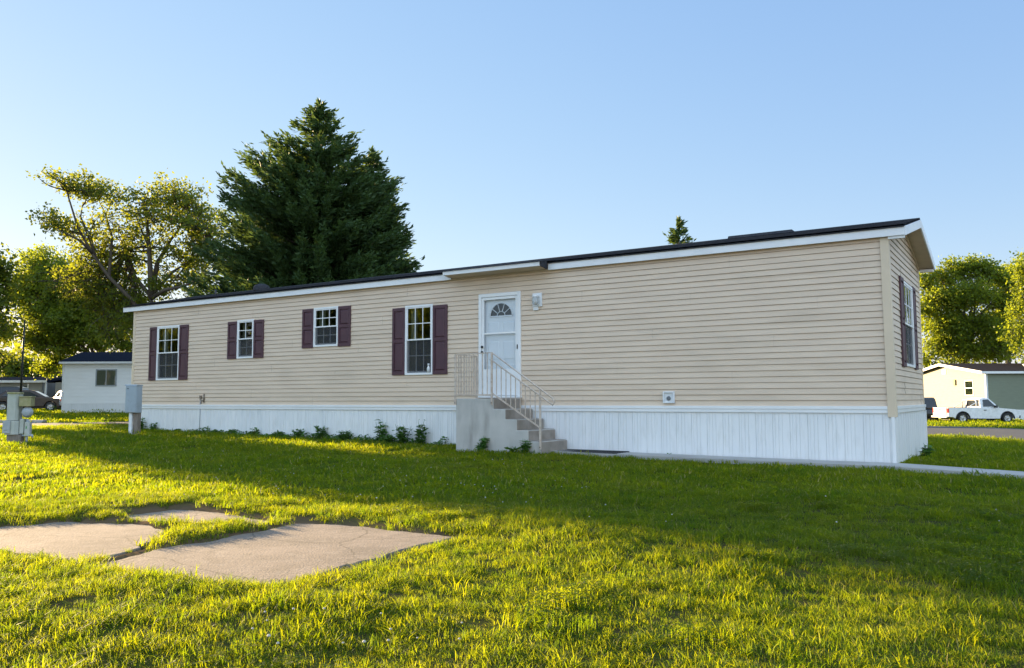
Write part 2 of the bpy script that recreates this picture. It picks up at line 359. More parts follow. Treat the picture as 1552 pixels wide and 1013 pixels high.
# ------------------------------------------------------------------ the mobile home
house = empty('mobile_home', HO, -YAW)
tag(house, 'long beige mobile home with plum shutters, white skirting and a white door', 'mobile home')
def wavy(s, k): return .0022 * mnoise.noise(Vector((s * .45, k * 3.7, 1.5)))
def siding(mb, org, dS, out, zb, top, S, openings, p=.1016, slope=0, proud=.014, step=.45):
    org, dS, out = Vector(org), Vector(dS), Vector(out); up = Vector((0, 0, 1))
    peak = top + slope * S / 2; K = int(math.ceil((peak - zb) / p))
    lo = lambda z: max(0, (z - top) / slope) if slope else 0
    gv = .0075 if p < .15 else 0
    for k in range(K):
        z0 = zb + k * p; z1 = min(z0 + p, peak)
        cuts = sorted({z0, z1 - gv} | {z for o in openings for z in (o[2], o[3]) if z0 < z < z1 - gv} | ({top} if slope and z0 < top < z1 - gv else set()))
        for za, zc in zip(cuts, cuts[1:]):
            da = proud * (1 - (za - z0) / p) + .002; dc = proud * (1 - (zc - z0) / p) + .002
            zm = (za + zc) / 2; segs = [(0.0, 1.0)]
            iv = [(0, S)]
            for o in openings:
                if o[2] < zm < o[3]:
                    nv = []
                    for a, b in iv:
                        if o[1] <= a or o[0] >= b: nv.append((a, b)); continue
                        if o[0] > a: nv.append((a, o[0]))
                        if o[1] < b: nv.append((o[1], b))
                    iv = nv
            if gv:
                o0 = (k // 2 * 2.39996) % 1 * 3.66; cutx = [o0 + 3.66 * q for q in range(-1, 8)]; nv = []
                for a, b in iv:
                    xs_ = [a] + [q for q in cutx if a + .05 < q < b - .05] + [b]; nv += list(zip(xs_, xs_[1:]))
                iv = nv
            for a, b in iv:
                if b - a < .002: continue
                je = .003 * (int((a + b) * .5 / 3.66 + k // 2 * .618) % 2) if gv else 0
                la, lc = lo(za), lo(zc)
                a0, b0 = max(a, la), min(b, S - la); a1, b1 = max(a, lc), min(b, S - lc)
                if b0 - a0 < .004: continue
                n = max(1, int((b - a) / step)); vs = []
                lip = abs(za - z0) < 1e-6
                for i in range(n + 1):
                    t = i / n; s0 = a0 + (b0 - a0) * t; s1 = a1 + (b1 - a1) * t
                    w0 = wavy(s0, k); w1 = wavy(s1, k + 1)
                    vs += [org + dS * s0 + up * (za + w0) + out * (da + je + w0), org + dS * s1 + up * (zc + w1) + out * (dc + je + w1), org + dS * s0 + up * (za + w0) + out * (-.014)]
                fs = [(3 * i, 3 * i + 3, 3 * i + 4, 3 * i + 1) for i in range(n)]
                if lip: fs += [(3 * i, 3 * i + 2, 3 * i + 5, 3 * i + 3) for i in range(n)]
                mb.add(vs, fs)
                if gv and zc == z1 - gv:           # recessed strip behind the next lap
                    vs = []
                    for i in range(n + 1):
                        t = i / n; s1 = a1 + (b1 - a1) * t; w1 = wavy(s1, k + 1); q = org + dS * s1 + up * (zc + w1)
                        vs += [q + out * (dc + w1), q + out * -.014, q + up * (gv + .002) + out * -.014]
                    mb.add(vs, [(3 * i, 3 * i + 3, 3 * i + 4, 3 * i + 1) for i in range(n)] + [(3 * i + 1, 3 * i + 4, 3 * i + 5, 3 * i + 2) for i in range(n)])
WINS = [(1.14, 2.15, 1.63, 3.15, 3), (4.545, 5.185, 2.145, 3.145, 2), (7.33, 8.145, 2.345, 3.295, 3), (10.2, 10.98, 1.618, 3.166, 3)]
SHUT = [((.805, 1.135), (2.155, 2.535), 1.63, 3.14), ((4.18, 4.54), (5.19, 5.56), 2.142, 3.118), ((6.95, 7.325), (8.15, 8.546), 2.33, 3.282), ((9.833, 10.195), (10.985, 11.376), 1.622, 3.128)]
DOOR = (12.205, 13.245, 1.14, 3.28)
ops = [w[:4] for w in WINS] + [DOOR]
mb = MB(); siding(mb, (0, 0, 0), (1, 0, 0), (0, -1, 0), .95, 3.66, HL, ops)
mb.build('siding_wall', M['siding'], house)
ENDW = (1.60, 2.84, 1.64, 3.15)
mb = MB(); siding(mb, (HL, 0, 0), (0, 1, 0), (1, 0, 0), .95, 3.66, HW, [ENDW], slope=.215)
mb.build('siding_wall', M['siding'], house)
mb = MB(); siding(mb, (HL, HW, 0), (-1, 0, 0), (0, 1, 0), .95, 3.66, HL, [], step=2)
mb.build('siding_wall', M['siding'], house)
mb = MB(); siding(mb, (0, HW, 0), (0, -1, 0), (-1, 0, 0), .95, 3.66, HW, [], slope=.215)
mb.build('siding_wall', M['siding'], house)
# interior: floor, ceiling and a cross wall behind the windows
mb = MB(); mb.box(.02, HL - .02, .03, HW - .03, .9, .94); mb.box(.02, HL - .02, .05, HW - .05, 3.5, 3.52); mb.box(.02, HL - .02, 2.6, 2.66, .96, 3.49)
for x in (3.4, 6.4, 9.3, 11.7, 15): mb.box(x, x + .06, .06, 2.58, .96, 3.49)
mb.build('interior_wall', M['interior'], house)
# corner trims
def cornertrim(x, y, sx, sy, zb, lean=0, w=.085):
    mb = MB(); t = .022 if not lean else .045
    x0, x1 = (x - w, x + t) if sx > 0 else (x - t, x + w)
    y0, y1 = (y - t, y + w) if sy < 0 else (y - w, y + t)
    mb.box(x0, x1, y0, y1, zb, 3.64)
    for i, v in enumerate(mb.v):
        if v[2] < zb + .01: mb.v[i] = (v[0] + lean, v[1] - abs(lean) * .3, v[2])
    return mb.build('corner_trim', M['beige_trim'], house, .004)
cornertrim(HL, 0, 1, -1, .785, .022); cornertrim(0, 0, -1, -1, .955); cornertrim(HL, HW, 1, 1, .955); cornertrim(0, HW, -1, 1, .955)
# skirting: ribbed vertical vinyl panels
def skirt(mb, org, dS, out, S, z0, z1):
    org, dS, out = Vector(org), Vector(dS), Vector(out); prof = []; s = 0; k = 0
    while s < S:
        for (w, d) in ((.052, 0), (.008, -.007), (.052, 0), (.008, -.007), (.118, 0), (.01, -.009), (.03, .003), (.008, -.004)):
            prof += [(s, d), (min(s + w, S), d)]; s += w
            if s >= S: break
    vs = []
    for s, d in prof:
        w = .004 * mnoise.noise(Vector((s * .6, 3.1, 0)))
        p = org + dS * s + out * (d + w); vs += [p + Vector((0, 0, z0)), p + Vector((0, 0, z1))]
    mb.add(vs, [(2 * i, 2 * i + 2, 2 * i + 3, 2 * i + 1) for i in range(len(prof) - 1)])
SO = .012
for org, dS, out, S in (((-SO, -SO, 0), (1, 0, 0), (0, -1, 0), HL + 2 * SO), ((HL + SO, -SO, 0), (0, 1, 0), (1, 0, 0), HW + 2 * SO), ((HL + SO, HW + SO, 0), (-1, 0, 0), (0, 1, 0), HL + 2 * SO), ((-SO, HW + SO, 0), (0, -1, 0), (-1, 0, 0), HW + 2 * SO)):
    mb = MB(); skirt(mb, org, dS, out, S, -.2, .86); sk = mb.build('skirting', M['skirt'], house)
    mb = MB(); o_, d_, u_ = Vector(org), Vector(dS), Vector(out)
    def sbar(z0, z1, dep):
        a = o_ - d_ * dep; b = o_ + d_ * (S + dep)
        pts = [a + u_ * dep, b + u_ * dep, b - u_ * .004, a - u_ * .004]
        mb.add([p + Vector((0, 0, z0)) for p in pts] + [p + Vector((0, 0, z1)) for p in pts], [(0, 3, 2, 1), (4, 5, 6, 7), (0, 1, 5, 4), (1, 2, 6, 5), (2, 3, 7, 6), (3, 0, 4, 7)])
    sbar(.845, .905, .024); sbar(.905, .955, .034)
    mb.build('skirting_trim', M['white_vinyl'], sk, .003)
    mb = MB(); a = o_ - d_ * .004; mb.bar(a + u_ * .002 + Vector((0, 0, -.2)), a + u_ * .002 + Vector((0, 0, .842)), .07, .05, tuple(u_)); mb.build('skirting_corner', M['white_vinyl'], sk)
# windows
def window(x0, x1, z0, z1, cols, par, rot=None):
    """built for a wall facing -y with its face at y=0"""
    fr = MB(); w = .045; y0, y1 = -.034, .05
    fr.box(x0, x0 + w, y0, y1, z0, z1); fr.box(x1 - w, x1, y0, y1, z0, z1)
    fr.box(x0 + w, x1 - w, y0, y1, z1 - w, z1); fr.box(x0 + w, x1 - w, y0 - .006, y1, z0, z0 + w)
    root = fr.build('window', M['white_vinyl'], par, .004)
    zm = (z0 + z1) / 2 + .01
    def sash(zl, zh, yy, ww):
        m = MB(); a, b = x0 + w, x1 - w
        m.box(a, a + ww, yy, yy + .03, zl, zh); m.box(b - ww, b, yy, yy + .03, zl, zh); m.box(a + ww, b - ww, yy, yy + .03, zh - ww, zh); m.box(a + ww, b - ww, yy, yy + .03, zl, zl + ww * 1.15)
        s = m.build('sash', M['white_vinyl'], root, .003)
        g = MB(); t = .018; xa, xb = a + ww, b - ww; za, zb = zl + ww * 1.15, zh - ww
        for i in range(1, cols):
            x = xa + (xb - xa) * i / cols; g.box(x - t / 2, x + t / 2, yy + .003, yy + .0105, za, zb)
        zc = (za + zb) / 2; 
        for i in range(cols):
            xl = xa + (xb - xa) * i / cols + (t / 2 if i else 0); xr = xa + (xb - xa) * (i + 1) / cols - (t / 2 if i < cols - 1 else 0)
            g.box(xl, xr, yy + .003, yy + .0105, zc - t / 2, zc + t / 2)
        g.build('window_grid', M['white_vinyl'], root)
        p = MB(); p.pane(xa, xb, yy + .012, za, zb); p.build('glass_pane', M['glass'], root)
        return xa, xb, za, zb
    sash(zm - .02, z1 - w, -.026, .026)
    xa, xb, za, zb = sash(z0 + w, zm + .02, .012, .036)
    sc = MB(); sc.box(x0 + w + .004, x1 - w - .004, -.004, -.0025, z0 + w + .004, zm - .03); sc.build('insect_screen', M['screen'], root)
    cu = MB(); n = 24; vs = []
    a, b = (x0 + .03, x0 + .03 + (x1 - x0) * .24)
    for i in range(n + 1):
        x = a + (b - a) * i / n; y = .13 + .018 * math.sin(i * 1.9); vs += [(x, y, z0 + .02), (x, y, z1 - .02)]
    cu.add(vs, [(2 * i, 2 * i + 2, 2 * i + 3, 2 * i + 1) for i in range(n)], True); cu.build('curtain', M['curtain'], root)
    return root
def shutter(x0, x1, z0, z1, par):
    m = MB(); st = .055; y0, y1 = -.042, -.014
    zm = z0 + (z1 - z0) * .5
    m.box(x0, x0 + st, y0, y1, z0, z1); m.box(x1 - st, x1, y0, y1, z0, z1)
    for za, zb in ((z0, z0 + st * 1.3), (zm - st * .6, zm + st * .6), (z1 - st * 1.3, z1)): m.box(x0 + st, x1 - st, y0, y1, za, zb)
    for za, zb in ((z0 + st * 1.3, zm - st * .6), (zm + st * .6, z1 - st * 1.3)):
        m.box(x0 + st, x1 - st, y0 + .021, y1, za, zb)
        a, b = x0 + st + .018, x1 - st - .018; c, d = za + .02, zb - .02; e = .022
        m.add([(a, y0 + .0212, c), (b, y0 + .0212, c), (b, y0 + .0212, d), (a, y0 + .0212, d), (a + e, y0 + .004, c + e), (b - e, y0 + .004, c + e), (b - e, y0 + .004, d - e), (a + e, y0 + .004, d - e)],
              [(4, 5, 6, 7), (0, 1, 5, 4), (1, 2, 6, 5), (2, 3, 7, 6), (3, 0, 4, 7)])
    return m.build('shutter', M['shutter'], par, .003)
for w in WINS: window(*w, house)
for (a, b), (c, d), z0, z1 in SHUT:
    shutter(a, b, z0, z1, house); shutter(c, d, z0, z1, house)
# right end wall: window and shutters turned to face +x
ew = empty('window', (HL, 0, 0), PI / 2, house)
bpy.data.objects.remove(ew)
def turn(o):
    o.rotation_euler = (0, 0, PI / 2); o.location = (HL, 0, 0); return o
turn(window(*ENDW, 3, house)); turn(shutter(1.20, 1.59, 1.62, 3.18, house)); turn(shutter(2.85, 3.24, 1.62, 3.18, house))
# roof
RZ, EZ, OH0, OH1 = 4.29, 3.80, -.40, HL + .29
YF, YB, YR = -.10, HW + .10, HW / 2
def roofside(mb, ya, yb):
    n = 15; vs = []
    L = math.hypot(yb - ya, RZ - EZ); nx = 60
    for c in range(n):
        t0, t1 = c / n, (c + 1) / n
        for t, lift in ((t0, .012), (t1, .002)):
            for i in range(nx + 1):
                x = OH0 + (OH1 - OH0) * i / nx
                vs.append((x, ya + (yb - ya) * t, EZ + (RZ - EZ) * t + lift + .004 * mnoise.noise(Vector((x * 1.3, c * .7, 5)))))
    W = nx + 1; fs = []
    for r in range(2 * n - 1): fs += [(r * W + i, r * W + i + 1, (r + 1) * W + i + 1, (r + 1) * W + i) for i in range(nx)]
    mb.add(vs, fs)
roof = empty('roof', (0, 0, 0), 0, house)
mb = MB(); roofside(mb, YF - .03, YR); roofside(mb, YB + .03, YR)
mb.build('roof_shingles', M['shingle'], roof)
mb = MB(); mb.prism([(YF - .02, EZ - .012), (YR, RZ - .012), (YB + .02, EZ - .012), (YB + .02, EZ - .03), (YR, RZ - .03), (YF - .02, EZ - .03)], 0, OH0 + .005, OH1 - .005)
mb.build('roof_deck', M['shingle'], roof)
# ridge cap and drip edge
mb = MB()
for i in range(68):
    x = OH0 + i * .306; mb.prism([(YR - .14, RZ - .022), (YR, RZ + .02), (YR + .14, RZ - .022)], 0, x, min(x + .3, OH1))
mb.build('ridge_cap', M['shingle'], roof)
def fascia(x0, x1, y, z0=3.642, z1=3.782, t=.022):
    m = MB(); s = 1 if y < 1 else -1
    m.box(x0, x1, min(y, y + s * t), max(y, y + s * t), z0, z1)
    m.box(x0, x1, y - .006 if s > 0 else y - .004, y + .004 if s > 0 else y + .006, z1 - .03, z1 - .004) if 0 else None
    return m.build('fascia', M['fascia'], roof, .004)
fascia(OH0, 11.52, YF); fascia(13.93, OH1 - .004, YF); fascia(OH0, OH1 - .004, YB)
mb = MB(); mb.box(OH0 + .02, OH1 - .03, YF + .024, -.001, 3.645, 3.66); mb.build('soffit', M['soffit'], roof)
mb = MB(); mb.box(OH0 + .02, OH1 - .03, HW + .02, YB - .024, 3.645, 3.66); mb.build('soffit', M['soffit'], roof)
def rake(x0, x1):
    m = MB()
    for ya in (YF, YB):
        pts = [(ya, EZ - .165), (ya, EZ - .02), (YR, RZ - .02), (YR, RZ - .165)]
        m.prism(pts, 0, x0, x1)
    return m.build('rake_board', M['fascia'], roof, .003)
rake(OH1 - .004, OH1 + .018); rake(OH0 - .018, OH0 + .004)
def rsoffit(x0, x1):
    m = MB(); n = int(abs(x1 - x0) / .06)
    for ya in (YF + .03, YB - .03):
        k = 26
        for i in range(k):
            t0, t1 = i / k, (i + .93) / k
            y0, y1 = ya + (YR - ya) * t0, ya + (YR - ya) * t1
            z0, z1 = EZ - .135 + (RZ - EZ) * t0, EZ - .135 + (RZ - EZ) * t1
            m.prism([(y0, z0), (y1, z1), (y1, z1 + .012), (y0, z0 + .012)], 0, x0, x1)
        m.prism([(ya, EZ - .118), (YR, RZ - .118), (YR, RZ - .11), (ya, EZ - .11)], 0, x0, x1)
    return m.build('rake_soffit', M['soffit'], roof)
rsoffit(HL + .02, OH1 - .005); rsoffit(OH0 + .005, -.02)
# gable trim under the rake soffit and boxed eave returns
for x0, x1 in ((HL + .014, HL + .034), (-.034, -.014)):
    m = MB()
    for ya in (.09, HW - .09):
        za = EZ + (RZ - EZ) * (ya - YF) / (YR - YF) if ya < YR else EZ + (RZ - EZ) * (YB - ya) / (YB - YR)
        m.prism([(ya, za - .20), (ya, za - .14), (YR, RZ - .14), (YR, RZ - .20)], 0, x0, x1)
    m.build('gable_trim', M['beige_trim'], roof)
m = MB(); m.box(HL + .04, OH1 - .006, YB - .10, YB - .002, 3.60, 3.655); m.build('eave_return', M['fascia'], roof, .004)
m = MB(); m.box(HL + .04, OH1 - .006, YF + .025, YF + .075, 3.60, 3.655)
m.build('eave_return', M['fascia'], roof, .004)
# little eave extension over the door
BO = YF - .27
m = MB(); m.prism([(BO, 3.69), (BO, 3.778), (YF - .034, 3.83), (YF - .034, 3.66)], 0, 13.905, 13.93); m.build('extension_end', M['shingle'], roof)
m = MB(); m.box(11.52, 13.90, BO - .02, BO, 3.695, 3.778); m.build('fascia', M['fascia'], roof, .004)
m = MB(); m.prism([(BO + .003, 3.70), (-.002, 3.66), (-.002, 3.672), (BO + .003, 3.712)], 0, 11.525, 13.90); m.build('soffit', M['soffit'], roof)
m = MB(); m.prism([(BO - .045, 3.778), (YF + .3, 3.905), (YF + .3, 3.925), (BO - .045, 3.79)], 0, 11.45, 13.95); m.build('roof_shingles', M['shingle'], roof)
# roof vents
m = MB(); m.lathe([(.001, .16), (.09, .155), (.20, .11), (.24, .04), (.24, -.05)], (3.35, YR - .28, RZ - .045), 2, 24); m.build('roof_vent', M['shingle'], roof)
m = MB(); m.prism([(YR - .2, RZ - .03), (YR - .15, RZ + .036), (YR + .15, RZ + .036), (YR + .2, RZ - .03)], 0, 16.95, 18.2); m.build('ridge_vent', M['shingle'], roof, .01)
m = MB(); m.tube([(1.6, YR - .5, RZ - .2), (1.6, YR - .5, RZ + .06)], .03, 10); m.build('vent_pipe', M['dark'], roof)

# door with storm door in front
x0, x1, z0, z1 = DOOR
m = MB(); w = .075
m.box(x0, x0 + w, -.045, .10, z0, z1); m.box(x1 - w, x1, -.045, .10, z0, z1); m.box(x0 + w, x1 - w, -.045, .10, z1 - w, z1); m.box(x0 - .02, x1 + .01, -.075, .10, z0 - .03, z0 + .012)
door = m.build('door', M['white_vinyl'], house, .005)
m = MB(); a, b = x0 + w, x1 - w; yy = .045
m.box(a, b, yy, yy + .04, z0 + .015, z1 - w)
def panel(c0, c1, d0, d1, y=yy):
    e = .02
    m.add([(c0, y - .001, d0), (c1, y - .001, d0), (c1, y - .001, d1), (c0, y - .001, d1), (c0 + e, y - .010, d0 + e), (c1 - e, y - .010, d0 + e), (c1 - e, y - .010, d1 - e), (c0 + e, y - .010, d1 - e)], [(4, 5, 6, 7), (0, 1, 5, 4), (1, 2, 6, 5), (2, 3, 7, 6), (3, 0, 4, 7)])
xm = (a + b) / 2
for c0, c1 in ((a + .12, xm - .05), (xm + .05, b - .12)):
    panel(c0, c1, 1.28, 1.80); panel(c0, c1, 1.90, 2.28); panel(c0, c1, 2.46, 2.68)
m.build('door_leaf', M['door_white'], door, .003)
# fanlight
fz, fr_ = 2.80, .275
m = MB(); n = 20; pts = [(xm + fr_ * math.cos(PI * i / n), fz + fr_ * math.sin(PI * i / n)) for i in range(n + 1)]
m.prism(pts, 1, yy - .006, yy - .002); m.build('fanlight_glass', M['car_glass'], door)
m = MB()
m.tube([(p[0], yy - .01, p[1]) for p in pts], .013, 6); m.bar((xm - fr_, yy - .01, fz), (xm + fr_, yy - .01, fz), .02, .024)
m.tube([(xm + .10 * math.cos(PI * i / 10), yy - .01, fz + .10 * math.sin(PI * i / 10)) for i in range(11)], .008, 6)
for an in (36, 72, 108, 144):
    t = math.radians(an); m.bar((xm + .1 * math.cos(t), yy - .01, fz + .1 * math.sin(t)), (xm + fr_ * math.cos(t), yy - .01, fz + fr_ * math.sin(t)), .015, .012)
m.build('fanlight_frame', M['door_white'], door)
m = MB(); s = .055; ys0, ys1 = -.03, 0.0
m.box(a + .004, a + s, ys0, ys1, z0 + .02, z1 - w - .005); m.box(b - s, b - .004, ys0, ys1, z0 + .02, z1 - w - .005)
for d0, d1 in ((z0 + .02, z0 + .09), (2.425, 2.465), (z1 - w - .06, z1 - w - .005)): m.box(a + s, b - s, ys0, ys1, d0, d1)
m.box(a + s, b - s, ys0 + .006, ys1 - .006, z0 + .09, 1.70)
sd = m.build('storm_door', M['white_vinyl'], door, .003)
m = MB(); m.pane(a + s, b - s, -.015, 2.465, z1 - w - .06); m.pane(a + s, b - s, -.015, 1.70, 2.425); m.build('storm_glass', M['storm_glass'], door)
for zz in (2.17, 2.06):
    m = MB(); m.lathe([(.001, -.05), (.022, -.048), (.028, -.03), (.014, -.02), (.014, 0)], (a + .028 + (.0 if zz > 2.1 else .0), ys0, zz), 1, 14); m.build('door_knob', M['dark'], door)
m = MB(); m.box(b - .012, b + .012, ys0 - .02, ys0, 2.10, 2.19); m.build('door_closer', M['dark'], door)
# wall lamp
m = MB(); m.box(13.53, 13.75, -.045, -.012, 2.93, 3.21); m.box(13.545, 13.66, -.042, -.012, 2.86, 2.93)
lamp = m.build('wall_lamp', M['white_plastic'], house, .008)
m = MB(); m.lathe([(.001, -.10), (.04, -.095), (.062, -.06), (.066, .02), (.055, .06), (.05, .09)], (13.635, -.105, 3.06), 2, 20); m.build('lamp_glass', M['jar'], lamp)
m = MB(); m.lathe([(.06, .06), (.068, .075), (.06, .10), (.001, .105)], (13.635, -.105, 3.06), 2, 20); m.box(13.60, 13.67, -.06, -.046, 3.02, 3.16); m.build('lamp_cap', M['white_plastic'], lamp)
# dryer vent
m = MB(); m.box(16.295, 16.515, -.03, -.012, 1.0, 1.215)
for q in ((16.295, 16.32, 1.0, 1.215), (16.49, 16.515, 1.0, 1.215), (16.32, 16.49, 1.19, 1.215), (16.32, 16.49, 1.0, 1.02)): m.box(q[0], q[1], -.055, -.03, q[2], q[3])
dv = m.build('dryer_vent', M['white_plastic'], house, .004)
m = MB(); m.lathe([(.001, -.045), (.03, -.05), (.038, -.045), (.042, -.0305)], (16.40, 0, 1.09), 1, 18); m.build('vent_opening', mat('vent_grey', (.16, .17, .18), .6), dv)
# tap on the wall
m = MB(); m.box(3.10, 3.17, -.05, -.012, 1.12, 1.20); m.tube([(3.24, -.02, 1.06), (3.24, -.07, 1.06), (3.24, -.09, 1.02), (3.24, -.09, .98)], .016, 8); m.tube([(3.27, -.03, 1.02), (3.27, -.03, 1.24)], .022, 8)
m.lathe([(.03, -.012), (.03, .0)], (3.24, -.10, 1.09), 1, 10); m.build('garden_tap', M['rust'], house)
m = MB(); m.tube([(3.12, -.028, .1), (3.12, -.028, 1.12)], .009, 6); m.build('cable', M['grey_enamel'], house)
# bottle on the sill inside the last window
m = MB(); m.lathe([(.001, 0), (.034, .003), (.036, .10), (.02, .13), (.016, .16), (.024, .162), (.024, .195), (.001, .197)], tuple(hloc(10.865, -.022, 1.664)), 2, 16)
tag(m.build('bottle', M['white_plastic']), 'small white bottle standing in the corner of the window beside the steps', 'bottle')

# ------------------------------------------------------------------ concrete steps with railing
st = empty('entry_steps', hloc(12.37, -1.05, 0), -YAW)
tag(st, 'grey concrete entry steps with a beige metal railing below the white door', 'steps')
RX = [.0, .885, 1.155, 1.41, 1.665, 1.93]; RZs = [1.095, .895, .70, .50, .30]
poly = [(0, -.25)]
poly += [(0, RZs[0])]
for i in range(5):
    poly += [(RX[i + 1], RZs[i])] + ([(RX[i + 1], RZs[i + 1])] if i < 4 else [(RX[5], -.25)])
m = MB(); m.prism(poly, 1, 0, 1.005); m.build('concrete_block', M['concrete_step'], st, .012)
y = -.012
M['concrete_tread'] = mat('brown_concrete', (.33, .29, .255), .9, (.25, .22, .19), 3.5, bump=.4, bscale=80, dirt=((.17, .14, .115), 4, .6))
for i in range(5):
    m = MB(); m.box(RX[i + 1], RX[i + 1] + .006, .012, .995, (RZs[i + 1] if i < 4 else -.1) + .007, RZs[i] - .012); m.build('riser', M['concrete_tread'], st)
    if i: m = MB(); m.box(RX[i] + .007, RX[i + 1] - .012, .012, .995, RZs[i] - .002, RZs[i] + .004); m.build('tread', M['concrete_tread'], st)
# railing along the front and down the flight
m = MB(); pB = (.86, y, 1.99); rail_top = [(.0, y, 1.965), (.86, y, 1.975)]
sl = lambda x: 1.975 - (x - .86) * .655
m.bar((-.02, y, 1.965), (.86, y, 1.975), .035, .014)
m.tube([(.86, y, 1.975), (1.94, y, sl(1.94)), (2.20, y, sl(2.20)), (2.235, y, sl(2.235) - .05), (2.20, y, sl(2.20) - .125), (1.94, y, sl(1.94) - .125), (.86, y, 1.975 - .15)], .015, 8)
m.bar((.86, y, 1.20), (1.93, y, sl(1.93) - .72), .014, .028)
m.bar((.0, y, 1.165), (.86, y, 1.165), .014, .028)
rl = m.build('railing', M['rail'], st)
for (x, za, zb) in ((-.004, .975, 1.965), (.86, .975, 1.985), (1.935, .16, sl(1.935) + .01)):
    m = MB(); m.box(x - .018, x + .018, y - .018, y + .018 - .008, za, zb); m.build('railing_post', M['rail'], rl, .003)
    m = MB(); m.lathe([(.001, -.012), (.012, -.01), (.012, 0)], (x, y - .018, za + .04), 1, 8); m.build('bolt', M['rust'], rl)
for i in range(1, 8):
    m = MB(); x = .86 * i / 8; m.bar((x, y, 1.17), (x, y, 1.965), .013); m.build('baluster', M['rail'], rl)
for i in range(1, 10):
    x = .86 + 1.075 * i / 10; m = MB(); m.bar((x, y, sl(x) - .735), (x, y, sl(x) - .13), .013); m.build('baluster', M['rail'], rl)
m = MB(); m.bar((-.004, y + .02, 1.965), (-.004, .72, 1.965), .03, .014); m.bar((-.004, y + .02, 1.165), (-.004, .72, 1.165), .014, .028); m.box(-.02, .014, .70, .735, 1.096, 1.96)
r2 = m.build('side_railing', M['rail'], st)
for i in range(1, 8):
    m = MB(); yy_ = .72 * i / 8; m.bar((-.004, yy_, 1.17), (-.004, yy_, 1.96), .013); m.build('baluster', M['rail'], r2)

# rubber mat with an open lattice
mt = empty('rubber_mat', hloc(14.95, -.30, g1(*h2(14.95, -.3)) + .058), -YAW - .03)
m = MB()
for i in range(13): m.bar((-.62 + i * .103, -.23, .008), (-.62 + i * .103, .23, .008), .03, .016)
for j in range(6): m.bar((-.64, -.24 + j * .096, .01), (.64, -.24 + j * .096, .01), .03, .019)
m.build('lattice', M['rubber'], mt)
m = MB()
for i in range(16): m.lathe([(.001, .02), (.05, .018), (.055, .001)], (-.62 + i * .083, -.26, 0), 2, 10)
m.bar((-.66, .25, .012), (.66, .25, .012), .05, .024); m.build('scalloped_edge', M['rubber'], mt)
tag(mt, 'black rubber lattice mat lying on the path beside the steps', 'mat')

# ------------------------------------------------------------------ utility boxes on the left
p = at(201, 656, 21.4); gzv = g1(p.x, p.y)
mc = empty('meter_cabinet', (p.x, p.y, gzv), -.35); mc.scale = (.89, .89, .89)
tag(mc, 'blue grey meter cabinet on two posts at the near corner of the beige home', 'meter cabinet')
m = MB(); m.box(-.21, .21, -.11, .11, .62, 1.40); cb = m.build('cabinet_box', M['grey_box'], mc, .01)
m = MB(); m.box(-.19, .19, -.122, -.111, .64, 1.385); m.build('cabinet_door', M['grey_box'], cb, .004)
m = MB(); m.prism([(-.13, 1.40), (.13, 1.40), (.12, 1.425), (-.11, 1.435)], 0, -.225, .225); m.build('cabinet_lid', M['grey_box'], cb, .004)
m = MB(); m.lathe([(.001, -.014), (.016, -.012), (.016, 0)], (-.1, -.122, 1.32), 1, 10); m.build('lock', M['dark'], cb)
m = MB(); m.box(-.10, .0, -.06, .0, -.1, .62); m.build('post', M['white_plastic'], mc, .006)
m = MB(); m.box(.03, .18, -.02, .12, -.1, .62); m.build('post', M['wood_post'], mc, .006)
m = MB(); m.tube([(-.02, .03, -.05), (-.02, .03, .62)], .025, 8); m.build('conduit', M['grey_enamel'], mc)

p = at(26, 672, 17.5); gzv = g1(p.x, p.y)
pd = empty('utility_pedestal', (p.x, p.y, gzv), .15); pd.scale = (.87, .87, .87)
tag(pd, 'weathered grey utility pedestal with a mossy tan box on the sunny lawn', 'utility pedestal')
m = MB(); m.box(-.20, .12, -.12, .12, -.1, .22); m.build('pedestal_foot', M['wood_post'], pd, .01)
m = MB(); m.prism([(-.21, -.14), (-.02, -.16), (.04, -.10), (.04, .14), (-.21, .14)], 2, .56, 1.20); m.prism([(-.24, -.15), (-.02, -.17), (.06, -.11), (.06, .15), (-.24, .15)], 2, .22, .555)
hs = m.build('pedestal_housing', M['old_pvc'], pd, .012)
m = MB(); m.prism([(-.22, -.15), (-.02, -.17), (.05, -.11), (.05, .15), (-.22, .15)], 2, 1.2, 1.245); m.build('pedestal_cap', M['mossy'], pd, .01)
m = MB(); m.box(-.27, -.10, -.19, -.165, .26, .56); m.build('socket_panel', M['grey_enamel'], hs, .006)
m = MB(); m.box(-.24, -.15, -.196, -.191, .33, .335); m.build('panel_slot', M['dark'], hs)
m = MB(); m.box(.06, .33, -.15, .08, .90, 1.12); bx = m.build('junction_box', M['mossy'], pd, .012)
m = MB(); m.box(.055, .345, -.165, .09, 1.12, 1.145); m.build('box_lid', M['mossy'], bx, .005)
m = MB(); m.lathe([(.001, -.10), (.075, -.098), (.10, -.085), (.108, -.06), (.115, -.058), (.115, .03)], (.22, -.03, .76), 1, 24); m.lathe([(.115, 0), (.13, 0), (.13, .03), (.115, .03)], (.22, -.06, .76), 1, 24); m.build('meter_dome', M['grey_enamel'], pd)
m = MB(); m.box(.07, .165, -.10, .06, .24, .60); m.box(.18, .30, -.09, .05, .18, .52); m.build('breaker_box', M['old_pvc'], pd, .01)
m = MB(); m.box(.215, .235, -.096, -.091, .36, .42); m.build('warning_mark', mat('green_sticker', (.05, .25, .05), .6), pd)
m = MB(); m.tube([(.22, -.03, .60), (.22, -.03, .1), (.22, -.03, -.05)], .03, 10); m.tube([(-.1, -.05, .20), (.36, -.05, .20), (.36, -.05, .15)], .028, 10); m.build('conduit', M['grey_enamel'], pd)

